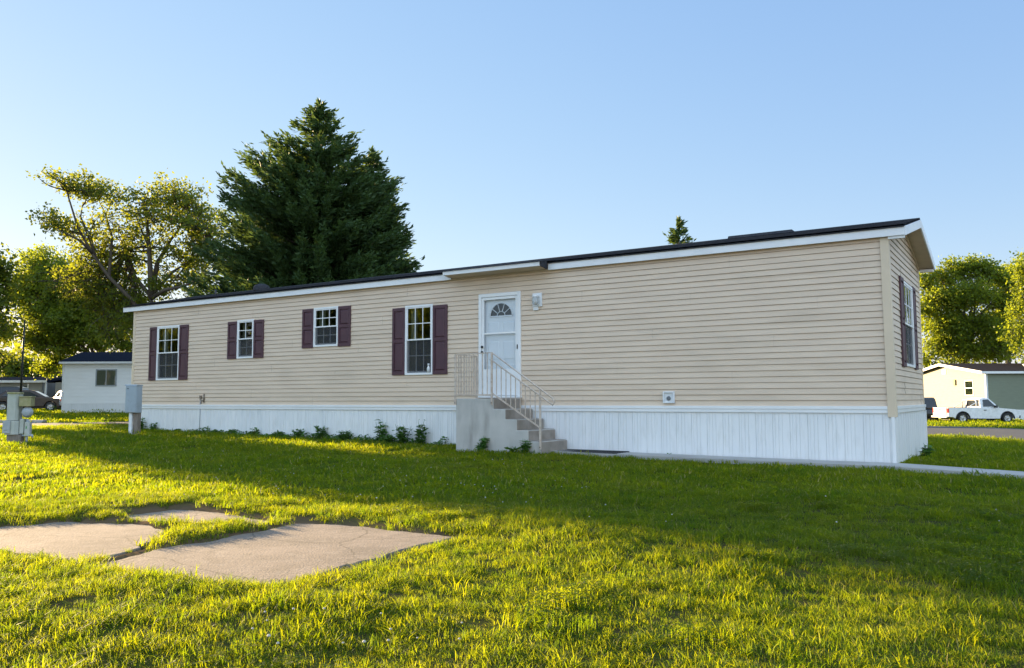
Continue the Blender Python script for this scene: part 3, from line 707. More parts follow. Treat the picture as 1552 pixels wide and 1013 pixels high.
# ------------------------------------------------------------------ vegetation builders
def quads_mesh(name, C, D, Nn, L, W, matl, parent=None, tint=None, shape='diamond'):
    """many leaves: centre C, long axis D, width axis from D x Nn"""
    D = D / (np.linalg.norm(D, axis=1, keepdims=True) + 1e-9); S = np.cross(D, Nn); S /= (np.linalg.norm(S, axis=1, keepdims=True) + 1e-9)
    U = np.cross(S, D); L = np.asarray(L)[:, None]; W = np.asarray(W)[:, None]
    n = len(C)
    a = C - D * L * .5; b = C + S * W * .5 + U * W * .12 - D * L * .03; c = C + D * L * .5 - U * L * .06; d = C - S * W * .5 + U * W * .12 - D * L * .03
    V = np.stack([a, b, c, d], 1).reshape(-1, 3)
    me = bpy.data.meshes.new(name); me.vertices.add(4 * n); me.vertices.foreach_set('co', V.astype(np.float32).ravel())
    me.loops.add(4 * n); me.loops.foreach_set('vertex_index', np.arange(4 * n, dtype=np.int32))
    me.polygons.add(n); me.polygons.foreach_set('loop_start', np.arange(0, 4 * n, 4, dtype=np.int32))
    try: me.polygons.foreach_set('loop_total', np.full(n, 4, dtype=np.int32))
    except Exception: pass
    at_ = me.attributes.new('tint', 'FLOAT', 'FACE'); at_.data.foreach_set('value', (RNG.random(n) if tint is None else tint).astype(np.float32))
    me.update(calc_edges=True); me.validate(); me.materials.append(matl)
    o = bpy.data.objects.new(name, me); COL.objects.link(o)
    if parent: o.parent = parent
    return o
def reseed(k):
    global RNG
    RNG = np.random.default_rng(int(abs(k)) + 5); random.seed(int(abs(k)))
def rnd_dir(n):
    v = RNG.normal(size=(n, 3)); return v / np.linalg.norm(v, axis=1, keepdims=True)
def bend(p, q, sag=0.0, wob=.08, n=6):
    p, q = Vector(p), Vector(q); L = (q - p).length; out = []
    r1, r2 = [Vector(rnd_dir(1)[0]) * L * wob for _ in range(2)]
    for i in range(n + 1):
        t = i / n; out.append(p.lerp(q, t) + r1 * math.sin(PI * t) + r2 * math.sin(2 * PI * t) * .5 + Vector((0, 0, -sag * L * math.sin(PI * t))))
    return out
def tree(name, base, limbs, clumps, leafm, label, cat='tree', group=None, leaf=.15, per=55, sig=.3, trunk_r=.3, fork=None, twr=.022, flat=.75, spread=1.0, more=1.0):
    """limbs: list of polylines (world) with start radius; clumps: (centre, radii, twigs, limb index)"""
    root = empty(name, base); tag(root, label, cat, group); B = Vector(base)
    tr = MB()
    for pts, r in limbs:
        pts = [Vector(p) - B for p in pts]; n = len(pts)
        tr.tube(pts, [max(.012, r * (1 - .8 * i / (n - 1))) for i in range(n)], 8)
    Cs, Ds = [], []
    for c, rad, ntw, src in clumps:
        rad = tuple(q * spread for q in rad); ntw = int(ntw * more); c = Vector(c) - B; s = Vector(src) - B if src is not None else c - Vector((0, 0, rad[2] * .8))
        lp = bend(s, c, .05, .1, 6); ln = (c - s).length
        tr.tube(lp, [max(twr, (.03 + .012 * ln) * (1 - .7 * i / 6)) for i in range(7)], 6, False)
        for _ in range(ntw):
            d = rnd_dir(1)[0]; r = RNG.random() ** .45
            e = c + Vector((d[0] * rad[0] * r, d[1] * rad[1] * r, d[2] * rad[2] * r))
            s2 = lp[int(RNG.integers(3, 7))]
            tw = bend(s2, e, .04, .12, 4); tr.tube(tw, [twr, twr * .9, twr * .7, twr * .5, twr * .3], 4, False)
            k = int(per * RNG.uniform(.6, 1.35)); t = (1.06 - .5 * RNG.random(k) ** 1.8)[:, None]
            P = np.array(s2)[None] * (1 - t) + np.array(e)[None] * t + RNG.normal(size=(k, 3)) * np.array([sig, sig, sig * flat])
            Cs.append(P); Ds.append(np.array(e - s2)[None] * .5 / max(.1, (e - s2).length) + rnd_dir(k) + np.array([0, 0, -.25]))
    tr.build('trunk', M['bark'], root)
    C = np.concatenate(Cs); D = np.concatenate(Ds); n = len(C)
    Nn = rnd_dir(n) + np.array([0, 0, .8]); sz = leaf * RNG.uniform(.65, 1.3, n)
    quads_mesh('crown', C, D, Nn, sz, sz * .72, leafm, root)
    return root
OAK = leafmat('oak_leaf', (.11, .145, .022), (.05, .09, .016), .5, .6, (.38, .41, .02))
MAPLE = leafmat('maple_leaf', (.125, .165, .02), (.05, .10, .014), .55, .6, (.42, .48, .02))
CONI = leafmat('conifer_needle', (.055, .098, .03), (.028, .066, .024), .3, .6, (.15, .22, .03))
WEED = leafmat('weed_leaf', (.085, .20, .035), (.05, .13, .026), .35, .45, (.12, .2, .02))

# sparse oak with bare limbs behind the left end of the home
def oak():
    reseed(303); Y = 38; A = lambda x, y, dy=0: at(x, y, Y + dy)
    b = A(222, 610); b.z = g1(b.x, b.y) - .1; fork = A(230, 452)
    limbs = [([b, A(226, 540), fork], .34), ([fork, A(228, 415), A(226, 375), A(222, 330), A(218, 300)], .16), ([fork, A(238, 400, .6), A(258, 365, .8), A(280, 335, 1)], .15),
             ([A(227, 500), A(200, 455, -.5), A(165, 420, -1), A(140, 385, -1), A(118, 345, -1.5), A(104, 300, -1.5), A(98, 275, -1.5)], .105),
             ([A(140, 385, -1), A(122, 365, -1.6), A(95, 352, -2), A(72, 335, -2)], .07), ([A(165, 420, -1), A(170, 360, 0), A(160, 325, 0), A(150, 305, 0)], .08),
             ([A(150, 400, -1), A(122, 330, -1), A(125, 312, -1), A(140, 300, -1)], .05),
             ([fork, A(250, 440, -1), A(275, 435, -1), A(300, 425, -1), A(318, 410, -1)], .11), ([A(230, 480), A(180, 450, 1), A(140, 440, 1), A(95, 440, 1)], .12), ([fork, A(205, 420, 1), A(190, 380, 1.5), A(184, 345, 1.5)], .1),
             ([A(226, 375), A(210, 340), A(204, 318)], .06), ([A(232, 445), A(262, 412, .5), A(290, 395, .5), A(312, 372, .5)], .08)]
    c = []
    def cl(x, y, rx, ry, n, src, dy=0, rd=None):
        p = A(x, y, dy); k = (Y + dy) / F; c.append((p, (rx * k, (rd or rx) * k, ry * k), n, A(*src) if src else None))
    cl(98, 278, 26, 12, 15, (104, 300, -1.5), -1.5); cl(132, 288, 24, 16, 15, (125, 312, -1), -1.2); cl(152, 292, 22, 18, 12, (150, 305), 0); cl(80, 333, 22, 12, 13, (95, 352, -2), -2); cl(108, 352, 22, 14, 10, (118, 345, -1.5), -1.5)
    cl(172, 300, 14, 10, 5, (160, 325), 0); cl(142, 340, 24, 16, 9, (140, 385, -1), -.5)
    for x, y, n in ((240, 300, 12), (262, 292, 13), (285, 306, 13), (305, 322, 12), (225, 312, 9), (206, 325, 10), (262, 284, 7), (312, 345, 9), (320, 368, 7), (275, 330, 12), (255, 325, 9), (238, 338, 7), (300, 345, 11)):
        cl(x, y, 24, 15, n, (280, 335, 1) if x > 245 else (218, 300), .5 * math.sin(x), 40)
    for x, y, n in ((180, 345, 9), (170, 372, 12), (196, 385, 12), (150, 385, 12), (185, 410, 12), (130, 400, 13), (160, 420, 13), (205, 350, 7), (150, 445, 14), (118, 436, 14), (92, 428, 12), (180, 470, 14), (205, 452, 12), (216, 488, 12), (160, 500, 13), (236, 482, 8), (140, 470, 13), (196, 458, 14), (172, 436, 13), (150, 415, 11), (245, 365, 5), (265, 372, 5), (222, 372, 6), (255, 408, 5)): cl(x, y, 24, 18, n, (190, 380, 1.5), 1, 40)
    for x, y, n in ((300, 372, 12), (312, 395, 10), (288, 400, 8), (305, 425, 10), (270, 430, 9), (250, 445, 10), (318, 350, 8), (265, 385, 7)): cl(x, y, 20, 15, n, (290, 395, .5), .3, 30)
    return tree('oak_tree', b, limbs, c, OAK, 'open crowned oak with bare upper limbs behind the left end of the beige home', leaf=.145, per=26, sig=.18, flat=.75, spread=1.7, more=1.8)
oak()
def bushy(name, px, Y, base_py, shape, leafm, label, n=1.0, leaf=.2, per=45, tr=.28, depth=None, group=None, sig=.32, spread=1.2):
    reseed(px + Y * 7); A = lambda x, y, dy=0: at(x, y, Y + dy); b = A(px, base_py); b.z = g1(b.x, b.y) - .1
    ys = [s[1] for s in shape]; fork = A(px, max(ys) + 10); top = A(px, (min(ys) + max(ys)) / 2)
    limbs = [([b, b.lerp(fork, .5), fork, fork.lerp(top, .6), top], tr)]; c = []; k = Y / F
    for (x, y, rx, ry, nt) in shape:
        for dy in ((-rx * k * .55, rx * k * .5) if rx > 24 else (0,)):
            dd = dy + RNG.uniform(-.4, .4); p = A(x + RNG.uniform(-4, 4), y + RNG.uniform(-4, 4), dd)
            s = fork.lerp(top, float(RNG.uniform(0, 1)))
            if random.random() < .5: limbs.append((bend(s, p, -.06, .07, 6), tr * .38))
            c.append((p, (rx * k, rx * k * .8, ry * k), int(nt * n), s.lerp(p, .6)))
    return tree(name, b, limbs, c, leafm, label, group=group, leaf=leaf, per=per, sig=sig, spread=spread)
bushy('maple_tree', 150, 61, 612, [(60, 402, 30, 22, 18), (95, 415, 34, 24, 22), (40, 430, 28, 22, 16), (75, 440, 38, 28, 26), (120, 450, 38, 28, 26), (150, 470, 36, 26, 24), (175, 490, 32, 26, 22), (60, 475, 34, 24, 22), (100, 485, 40, 28, 28), (140, 505, 38, 26, 26), (50, 510, 26, 18, 14), (85, 520, 34, 20, 22), (180, 520, 24, 16, 14), (85, 548, 18, 14, 9), (205, 470, 26, 22, 16), (28, 450, 20, 18, 9), (62, 560, 12, 10, 4)],
      MAPLE, 'dense sunlit maple hanging over the roof of the small white home', 1.9, .21, 42, .34, sig=.30)
bushy('maple_tree', -12, 40, 615, [(0, 400, 22, 18, 12), (-25, 410, 30, 24, 18), (8, 430, 20, 18, 9), (-20, 450, 34, 28, 20), (4, 470, 16, 16, 7), (-30, 500, 34, 26, 20), (2, 540, 12, 10, 5), (8, 500, 12, 9, 3)], OAK, 'loose leafy tree cut off by the left edge, beside the dense maple', 1.1, .2, 30)
bushy('maple_tree', 1462, 78, 625, [(1410, 430, 22, 16, 15), (1430, 420, 24, 16, 18), (1458, 412, 24, 16, 18), (1482, 408, 24, 16, 18), (1503, 418, 22, 16, 16), (1415, 455, 26, 20, 20), (1445, 450, 32, 22, 26), (1480, 445, 32, 22, 26), (1508, 450, 24, 20, 18), (1420, 490, 28, 22, 22), (1455, 490, 34, 24, 28), (1495, 490, 32, 24, 26), (1425, 525, 28, 22, 22), (1460, 530, 34, 22, 26), (1500, 530, 34, 22, 26), (1400, 470, 18, 18, 12), (1525, 470, 24, 24, 18), (1530, 520, 26, 22, 20), (1405, 545, 20, 14, 10), (1438, 401, 9, 8, 5), (1470, 396, 9, 9, 6), (1494, 399, 8, 8, 5), (1414, 412, 8, 7, 4), (1518, 420, 14, 14, 9), (1535, 430, 16, 16, 10), (1540, 460, 18, 18, 12), (1400, 425, 8, 8, 4), (1455, 404, 7, 6, 4)],
      MAPLE, 'broad bright green tree behind the cream and green home', 1.7, .25, 36, .4, sig=.38, spread=1.1)
bushy('maple_tree', 1580, 66, 625, [(1552, 402, 15, 12, 9), (1545, 425, 12, 12, 7), (1575, 400, 28, 24, 20), (1552, 450, 14, 14, 8), (1590, 440, 34, 30, 24), (1570, 485, 28, 24, 20), (1600, 500, 36, 30, 24), (1560, 528, 20, 16, 10), (1540, 470, 12, 12, 7), (1535, 505, 14, 14, 8)], MAPLE, 'sunlit tree cut off by the right edge, in front of the broad tree', 1.6, .23, 34, .35, sig=.35)

bushy('maple_tree', 1528, 92, 622, [(1515, 432, 24, 18, 18), (1535, 424, 20, 16, 16), (1530, 462, 26, 20, 22), (1512, 490, 24, 20, 18), (1542, 500, 26, 22, 20), (1526, 412, 12, 10, 7)], MAPLE, 'paler tree filling the gap between the broad tree and the tree at the right edge', 1.6, .27, 34, .4, sig=.4, spread=1.1)
# conifers
def conifer(name, px, Y, top_py, base_py, prof, label, dens=1.0, leaf=1.0):
    """prof: (height fraction, left px, right px) half widths seen in the picture"""
    reseed(px * 3); top = at(px, top_py, Y); b = at(px, base_py, Y); b.z = g1(b.x, b.y) - .1; b.x = top.x; H = top.z - b.z; k = Y / F
    root = empty(name, b); tag(root, label, 'tree')
    tr = MB(); tr.tube([(0, 0, 0), (.03, 0, H * .5), (0, 0, H * .98)], [H * .022, H * .014, .02], 10)
    def rad(h, a):
        hs = [p[0] for p in prof]; l = np.interp(h, hs, [p[1] for p in prof]); r = np.interp(h, hs, [p[2] for p in prof])
        ca = math.cos(a); t = (ca + 1) / 2; return (l * (1 - t) + r * t) * k
    Cs, Ds, Ls = [], [], []
    nb = int(420 * dens)
    for i in range(nb):
        h = 1 - (1 - (i + .5) / nb) ** .62 * .93; a = i * 2.39996 + RNG.normal() * .25
        h += RNG.normal() * .012; h = min(.992, max(.05, h))
        R = rad(h, a) * RNG.uniform(.72, 1.12); R = max(R, .12)
        z0 = h * H - R * RNG.uniform(.12, .3); z0 = max(z0, .3)
        d = np.array([math.cos(a), math.sin(a), 0]); n = max(5, int(R / .13)); up = RNG.uniform(.25, .5)
        ts = np.linspace(.12, 1, n)
        pts = [Vector((d[0] * R * t, d[1] * R * t, z0 + R * (up * t * t * .9 - .10 * t))) for t in np.linspace(0, 1, 5)]
        tr.tube(pts, [.012 + .012 * R, .01 + .009 * R, .01 + .006 * R, .008, .005], 4, False)
        tipn = 9; tq = np.array([d[0] * R, d[1] * R, z0 + R * (up * .9 - .10)]); td = d * .8 + np.array([0, 0, 1]) * RNG.uniform(.3, .9)
        tl = RNG.uniform(.25, .6) * leaf; td /= np.linalg.norm(td); tt = RNG.random(tipn)[:, None]
        Cs.append(tq[None] + td[None] * tl * tt + RNG.normal(size=(tipn, 3)) * .05 * (1.1 - tt)); Ds.append(td[None] + RNG.normal(size=(tipn, 3)) * .3); Ls.append(RNG.uniform(.12, .26, tipn) * leaf)
        for t in ts:
            if RNG.random() < .06: continue
            p = np.array([d[0] * R * t, d[1] * R * t, z0 + R * (up * t * t * .9 - .10 * t)])
            m = int(20 if t > .35 else 9); sd = np.array([-d[1], d[0], 0])
            side = RNG.uniform(-1, 1, m)[:, None]; ln = RNG.uniform(.14, .36, m) * (1.1 - .3 * t) * leaf
            D = d[None] * RNG.uniform(.5, 1.0, m)[:, None] + sd[None] * side * 1.0 + np.array([0, 0, 1])[None] * RNG.uniform(-.1, .75, m)[:, None]
            D /= np.linalg.norm(D, axis=1, keepdims=True)
            Cs.append(p[None] + D * ln[:, None] * .5 + RNG.normal(size=(m, 3)) * .09); Ds.append(D); Ls.append(ln)
    # leader
    for z in np.linspace(H * .9, H * 1.0, 18):
        m = 7; D = rnd_dir(m) * .6 + np.array([0, 0, .8]); Cs.append(np.tile([0, 0, z], (m, 1)) + D * .12); Ds.append(D); Ls.append(RNG.uniform(.18, .32, m) * leaf)
    tr.build('trunk', M['bark'], root)
    C = np.concatenate(Cs); D = np.concatenate(Ds); L = np.concatenate(Ls)
    quads_mesh('crown', C, D, rnd_dir(len(C)), L, L * RNG.uniform(.22, .42, len(C)), CONI, root)
    return root
conifer('conifer_tree', 484, 31, 156, 630, [(0, 178, 150), (.2, 182, 150), (.35, 178, 150), (.47, 160, 125), (.6, 150, 122), (.7, 130, 104), (.78, 104, 84), (.84, 80, 62), (.9, 40, 38), (.95, 16, 18), (1, 2, 2)], 'tall dark conifer with a pointed top behind the beige home', 1.5)
conifer('conifer_tree', 563, 32.2, 230, 630, [(0, 90, 85), (.35, 90, 82), (.5, 80, 70), (.65, 66, 60), (.8, 44, 48), (.9, 22, 28), (.95, 10, 12), (1, 2, 2)], 'shorter dark conifer growing against the right side of the tall one', 1.0)
conifer('conifer_tree', 1028, 48, 333, 630, [(0, 40, 40), (.6, 30, 30), (.8, 20, 20), (.9, 13, 12), (1, 1, 1)], 'small conifer with only its tip showing over the roof ridge', .45, 1.2)

# ------------------------------------------------------------------ neighbouring homes
def plainwin(par, x0, x1, z0, z1, mb_axis='y', frame=M['white_vinyl'], split='h'):
    m = MB(); w = .07
    m.box(x0, x0 + w, -.04, .02, z0, z1); m.box(x1 - w, x1, -.04, .02, z0, z1); m.box(x0 + w, x1 - w, -.04, .02, z0, z0 + w); m.box(x0 + w, x1 - w, -.04, .02, z1 - w, z1)
    xm, zm = (x0 + x1) / 2, (z0 + z1) / 2
    if split == 'v': m.box(xm - .025, xm + .025, -.039, .02, z0 + w, z1 - w)
    else: m.box(x0 + w, x1 - w, -.039, .02, zm - .03, zm + .03)
    f = m.build('window', frame, par, .005)
    m = MB(); m.pane(x0 + w, x1 - w, -.032, z0 + w, z1 - w); m.build('glass_pane', M['glass'], f)
    m = MB(); m.box(x0 + w * .5, x1 - w * .5, -.026, -.02, z0 + w * .5, z1 - w * .5); m.build('window_blind', M['curtain'], f)
    return f
# small white home, left
Y = 46.0; pL = at(93, 627, Y); base = g1(pL.x, pL.y)
wh = empty('white_home', (pL.x, Y, base), 0.0)
tag(wh, 'small white mobile home with a navy roof left of the beige home', 'mobile home')
S = 9.0; TZ = at(93, 549, Y).z - base; SZ = at(93, 612, Y).z - base
m = MB(); siding(m, (0, 0, 0), (1, 0, 0), (0, -1, 0), SZ, TZ, S, [], p=.2, step=3); siding(m, (0, 4.4, 0), (0, -1, 0), (-1, 0, 0), SZ, TZ, 4.4, [], p=.2, step=3); siding(m, (S, 0, 0), (0, 1, 0), (1, 0, 0), SZ, TZ, 4.4, [], p=.2, step=3); siding(m, (S, 4.4, 0), (-1, 0, 0), (0, 1, 0), SZ, TZ, S, [], p=.2, step=4)
m.build('wall', M['white_siding'], wh)
m = MB()
for a_ in ((( -.01, -.01, 0), (1, 0, 0), (0, -1, 0), S + .02), ((-.01, 4.41, 0), (0, -1, 0), (-1, 0, 0), 4.42), ((S + .01, -.01, 0), (0, 1, 0), (1, 0, 0), 4.42), ((S + .01, 4.41, 0), (-1, 0, 0), (0, 1, 0), S + .02)): skirt(m, *a_, -.3, SZ)
m.build('skirting', M['skirt'], wh)
m = MB(); m.box(-.02, .10, -.03, .1, SZ, TZ); m.build('corner_trim', M['white_vinyl'], wh); m = MB(); m.box(S - .1, S + .02, -.03, .1, SZ, TZ); m.build('corner_trim', M['white_vinyl'], wh)
RT = at(93, 534, Y + 2.2).z - base
m = MB(); m.prism([(-.18, TZ + .02), (2.2, RT), (4.58, TZ + .02), (4.58, TZ - .06), (-.18, TZ - .06)], 0, -.15, S + .15); rf = m.build('roof', M['navy_shingle'], wh)
m = MB(); m.box(-.15, S + .15, -.20, -.16, TZ - .1, TZ + .01); m.build('fascia', M['white_vinyl'], rf)
kk = Y / F
plainwin(wh, (143 - 93) * kk, (175 - 93) * kk, at(93, 586, Y).z - base, at(93, 560, Y).z - base, split='v', frame=M['grey_enamel'])
for hx, hy, rz_, lb in ((2, -19, PI, 'added white home behind the viewer, bouncing light, left of two'), (16, -18, PI, 'added white home behind the viewer, bouncing light, right of two')):
    c_ = copy_tree(wh); c_.location = (hx, hy, 0); c_.rotation_euler = (0, 0, rz_); c_['label'] = lb  # unseen copies, added to bounce sunlight onto the shaded front wall
# grey home far left
Y = 66.0; pL = at(-70, 620, Y); base = g1(at(40, 620, Y).x, Y); kk = Y / F
gh = empty('grey_home', (pL.x, Y, base), 0)
tag(gh, 'low grey home with a pale flat roof edge and carport behind the parked cars', 'mobile home')
TZ = at(0, 580, Y).z - base; X = lambda px: (px + 70) * kk
m = MB(); siding(m, (0, 0, 0), (1, 0, 0), (0, -1, 0), 0, TZ, X(62), [], p=.25, step=3); m.box(0, X(62), .02, 5, 0, TZ); m.box(X(62), X(84), 3, 5, 0, TZ); m.box(X(82), X(110), .0, 5, 0, TZ); m.build('wall', M['grey_siding'], gh)
m = MB(); m.prism([(-.3, TZ + .002), (2.5, TZ + .32), (5.3, TZ + .002), (5.3, TZ + .2), (2.5, TZ + .5), (-.3, TZ + .2)], 0, -.3, X(72)); m.build('roof', M['navy_shingle'], gh)
m = MB(); m.box(-.3, X(72), -.36, -.31, TZ - .02, TZ + .17); m.build('fascia', M['white_vinyl'], gh)
m = MB(); m.box(X(31), X(40), -.05, -.02, .3, TZ - .25); m.build('door', mat('dark_green_paint', (.03, .05, .02), .5), gh)
m = MB(); m.box(X(40), X(42), -.06, -.02, .1, TZ - .1); m.build('door_frame', M['white_vinyl'], gh); m = MB(); m.box(X(68), X(70), -.2, -.05, .0, TZ); m.build('post', M['white_vinyl'], gh)
# cream and green home, right
pN = at(1497, 637, 62.0); base = g1(pN.x, pN.y)
gr = empty('cream_green_home', (pN.x, 62.0, base), 0)
tag(gr, 'mobile home with a sunlit cream gable end and shaded green side behind the pickup', 'mobile home')
TZ = at(1497, 566, 62.0).z - base; SK = .85; GW = 11.8; RH = GW / 2 * .132
m = MB(); siding(m, (0, GW, 0), (0, -1, 0), (-1, 0, 0), SK, TZ, GW, [], p=.2, slope=.132, step=3); m.build('gable_wall', M['cream_siding'], gr)
m = MB(); siding(m, (0, 0, 0), (1, 0, 0), (0, -1, 0), SK, TZ, 18, [], p=.2, step=3); siding(m, (18, 0, 0), (0, 1, 0), (1, 0, 0), SK, TZ, GW, [], p=.2, slope=.132, step=3); siding(m, (18, GW, 0), (-1, 0, 0), (0, 1, 0), SK, TZ, 18, [], p=.2, step=3); m.build('side_wall', M['green_siding'], gr)
m = MB(); skirt(m, (-.01, -.01, 0), (1, 0, 0), (0, -1, 0), 18, -.3, SK); skirt(m, (-.01, GW, 0), (0, -1, 0), (-1, 0, 0), GW, -.3, SK); m.build('skirting', M['skirt'], gr)
m = MB(); m.prism([(-.25, TZ + .0), (GW / 2, TZ + RH + .05), (GW + .25, TZ + .0), (GW + .25, TZ + .16), (GW / 2, TZ + RH + .21), (-.25, TZ + .16)], 0, -.4, 18.4); rf = m.build('roof', M['brown_shingle'], gr)
m = MB(); m.box(-.40, 18.4, -.31, -.255, TZ - .03, TZ + .14)
for sgn in (0, 1):
    ya = -.3 if not sgn else GW + .3; m.prism([(ya, TZ - .05), (GW / 2, TZ + RH), (GW / 2, TZ + RH + .2), (ya, TZ + .15)], 0, -.46, -.405)
m.build('fascia', M['white_vinyl'], rf)
m = MB(); m.lathe([(.12, -.3), (.12, .25), (.2, .3), (.001, .36)], (5.2, GW * .3, TZ + .5), 2, 12); m.build('roof_vent', M['white_plastic'], rf)
m = MB(); m.box(-.03, .12, -.03, .12, SK, TZ); m.build('corner_trim', M['white_vinyl'], gr)
m = MB(); m.box(-.05, -.01, GW / 2 - .3, GW / 2 + .3, TZ + .1, TZ + .5); m.build('gable_vent', M['white_vinyl'], gr)
wn = plainwin(gr, 0, 1.2, 1.9, 3.1); wn.rotation_euler = (0, 0, -PI / 2); wn.location = (0, 0, 0)
def ypos(px): return 35.8 * 0 + pN.x / ((px - 776) / F) - 62.0
yw0, yw1 = ypos(1474), ypos(1461)
wn.location = (-.0, yw1, 0); wn.scale = (max(.5, (yw1 - yw0) / 1.2), 1, 1)
m = MB(); m.box(-.12, -.02, ypos(1448), ypos(1445), 2.75, 3.2); m.build('wall_lamp', M['mossy'], gr)

# ------------------------------------------------------------------ vehicles
def wheel(par, x, y, r, w, s):
    m = MB(); m.lathe([(r * .62, -w / 2), (r * .94, -w / 2), (r, -w * .3), (r, w * .3), (r * .94, w / 2), (r * .62, w / 2), (r * .62, -w / 2)], (x, y, r), 1, 28); t = m.build('wheel', M['tyre'], par)
    m = MB(); yy = s * w * .36
    m.lathe([(r * .62, yy), (r * .56, yy - s * .03), (r * .2, yy - s * .02), (r * .16, yy + s * .015), (.001, yy + s * .02)], (x, y, r), 1, 24)
    for k in range(5):
        a = 2 * PI * k / 5; m.bar((x, y + yy - s * .005, r), (x + r * .58 * math.cos(a), y + yy - s * .005, r + r * .58 * math.sin(a)), r * .14, .03, (0, 1, 0))
    m.build('rim', M['rim'], t)
def arch(cx, r, n=10): return [(cx + r * math.cos(PI - PI * i / n), .30 + r * math.sin(PI - PI * i / n) * .98) for i in range(n + 1)]
def body_prism(m, prof, half, tuck=.0):
    """side profile in x,z swept across y with the flanks drawn in a little at top and bottom"""
    n = len(prof); rows = []
    zs = [p[1] for p in prof]; zl, zh = min(zs), max(zs)
    for yf in (-1, -.94, .94, 1):
        ins = .05 if abs(yf) == 1 else 0
        rows.append([(p[0], half * yf, p[1]) for p in prof])
    m.prism(prof, 1, -half, half)
def pickup(loc, rz, label):
    root = empty('pickup_truck', loc, rz); tag(root, label, 'pickup truck'); P = M['paint_white']; h = .84
    prof = [(-2.3, .42), (-2.3, .98)] + [(-.15, .98), (-.15, .96), (.95, .96), (1.25, .93), (2.05, .86), (2.22, .78), (2.27, .55), (2.22, .36)] + [(p[0], p[1]) for p in reversed(arch(1.48, .42))] + [(.2, .30), (-.9, .32)] + [(p[0], p[1]) for p in reversed(arch(-1.38, .42))] + [(-2.0, .40)]
    m = MB(); m.prism(prof, 1, -h, h); b = m.build('body', P, root, .035)
    m = MB(); m.box(-2.24, -.28, -h + .1, h - .1, .965, .985); m.build('bed_floor', M['rubber'], root)
    # cab with sloping screen and pillars
    cab = [(-.22, .96, .80), (-.22, 1.0, .80), (-.16, 1.52, .66), (.12, 1.60, .64), (.42, 1.57, .64), (1.02, .97, .80)]
    m = MB(); vs = [(x, -y, z) for x, z, y in cab] + [(x, y, z) for x, z, y in cab]; n = len(cab)
    m.add(vs, [tuple(range(n)), tuple(reversed(range(n, 2 * n)))] + [(i, n + i, n + (i + 1) % n, (i + 1) % n) for i in range(n)]); m.build('cab', P, root, .03)
    for s in (-1, 1):
        def yz(z): return s * (.80 - .14 * (z - .98) / .54 + .012)
        gl = [(-.02, 1.05), (.02, 1.47), (.36, 1.49), (.72, 1.10), (.72, 1.05)]
        m = MB(); m.add([(x, yz(z), z) for x, z in gl], [tuple(range(5))]); sw = m.build('side_window', M['car_glass'], root); so = sw.modifiers.new('solid', 'SOLIDIFY'); so.thickness = .012
        m = MB(); m.box(-.12, .78, s * h - .006 if s > 0 else -h - .008, s * h + .008 if s > 0 else -h + .006, .42, .94); d = m.build('door', P, root, .006)
        m = MB(); m.box(-.04, .12, min(s * (h + .008), s * (h + .03)), max(s * (h + .008), s * (h + .03)), .80, .85); m.build('handle', M['dark'], d)
        m = MB(); m.box(.62, .78, min(s * (h + .01), s * (h + .17)), max(s * (h + .01), s * (h + .17)), .98, 1.12); m.build('wing_mirror', M['dark'], root, .02)
        m = MB(); m.box(-2.318, -2.25, min(s * (h - .16), s * (h + .006)), max(s * (h - .16), s * (h + .006)), .66, .95); m.build('tail_light', M['red_lens'], root, .01)
        m = MB(); m.box(2.16, 2.272, min(s * (h - .34), s * (h - .01)), max(s * (h - .34), s * (h - .01)), .64, .78); m.build('headlight', M['clear_lens'], root, .02)
        m = MB(); m.tube([(1.48 + .44 * math.cos(PI * i / 12), s * (h + .004), .30 + .44 * math.sin(PI * i / 12)) for i in range(13)], .035, 6); m.build('wheel_arch_trim', M['dark'], root); m = MB(); m.tube([(-1.38 + .44 * math.cos(PI * i / 12), s * (h + .004), .30 + .44 * math.sin(PI * i / 12)) for i in range(13)], .035, 6); m.build('wheel_arch_trim', M['dark'], root)
        for x in (1.48, -1.38): wheel(root, x, s * (h - .11), .335, .22, s)
    m = MB(); m.add([(-.232, -.66, 1.06), (-.232, .66, 1.06), (-.185, .58, 1.46), (-.185, -.58, 1.46)], [(0, 1, 2, 3)]); rw = m.build('rear_window', M['car_glass'], root)
    m = MB(); m.add([(.96, -.70, 1.04), (.96, .70, 1.04), (.47, .56, 1.55), (.47, -.56, 1.55)], [(0, 1, 2, 3)]); m.build('windscreen', M['car_glass'], root)
    m = MB(); m.tube([(-.42, -.72, .98), (-.42, -.70, 1.36), (-.42, -.60, 1.46), (-.42, .60, 1.46), (-.42, .70, 1.36), (-.42, .72, .98)], .03, 8); m.tube([(-.42, -.70, 1.3), (-1.0, -.74, .98)], .025, 8); m.tube([(-.42, .70, 1.3), (-1.0, .74, .98)], .025, 8); m.build('bed_rack', P, root)
    m = MB(); m.box(-2.345, -2.302, -h + .17, h - .17, .50, .965); tg = m.build('tailgate', P, root, .012)
    m = MB(); m.box(-2.36, -2.346, -.12, .12, .83, .89); m.build('handle', M['dark'], tg)
    m = MB(); m.box(-2.44, -2.30, -h + .02, h - .02, .36, .47); m.build('rear_bumper', M['chrome'], root, .02)
    m = MB(); m.box(2.14, 2.34, -h + .02, h - .02, .34, .50); m.build('front_bumper', M['dark'], root, .03)
    m = MB(); m.box(-2.455, -2.442, -.16, .16, .37, .46); m.build('number_plate', M['clear_lens'], root)
    m = MB(); m.box(-2.0, 2.0, -.45, .45, .22, .34); m.build('chassis', M['dark'], root)
    return root
Yt = 52.0; c = at(1480, 641, Yt); pickup((c.x, Yt, g1(c.x, Yt) + .01), .06, 'white pickup truck parked on the grass in front of the cream and green home')
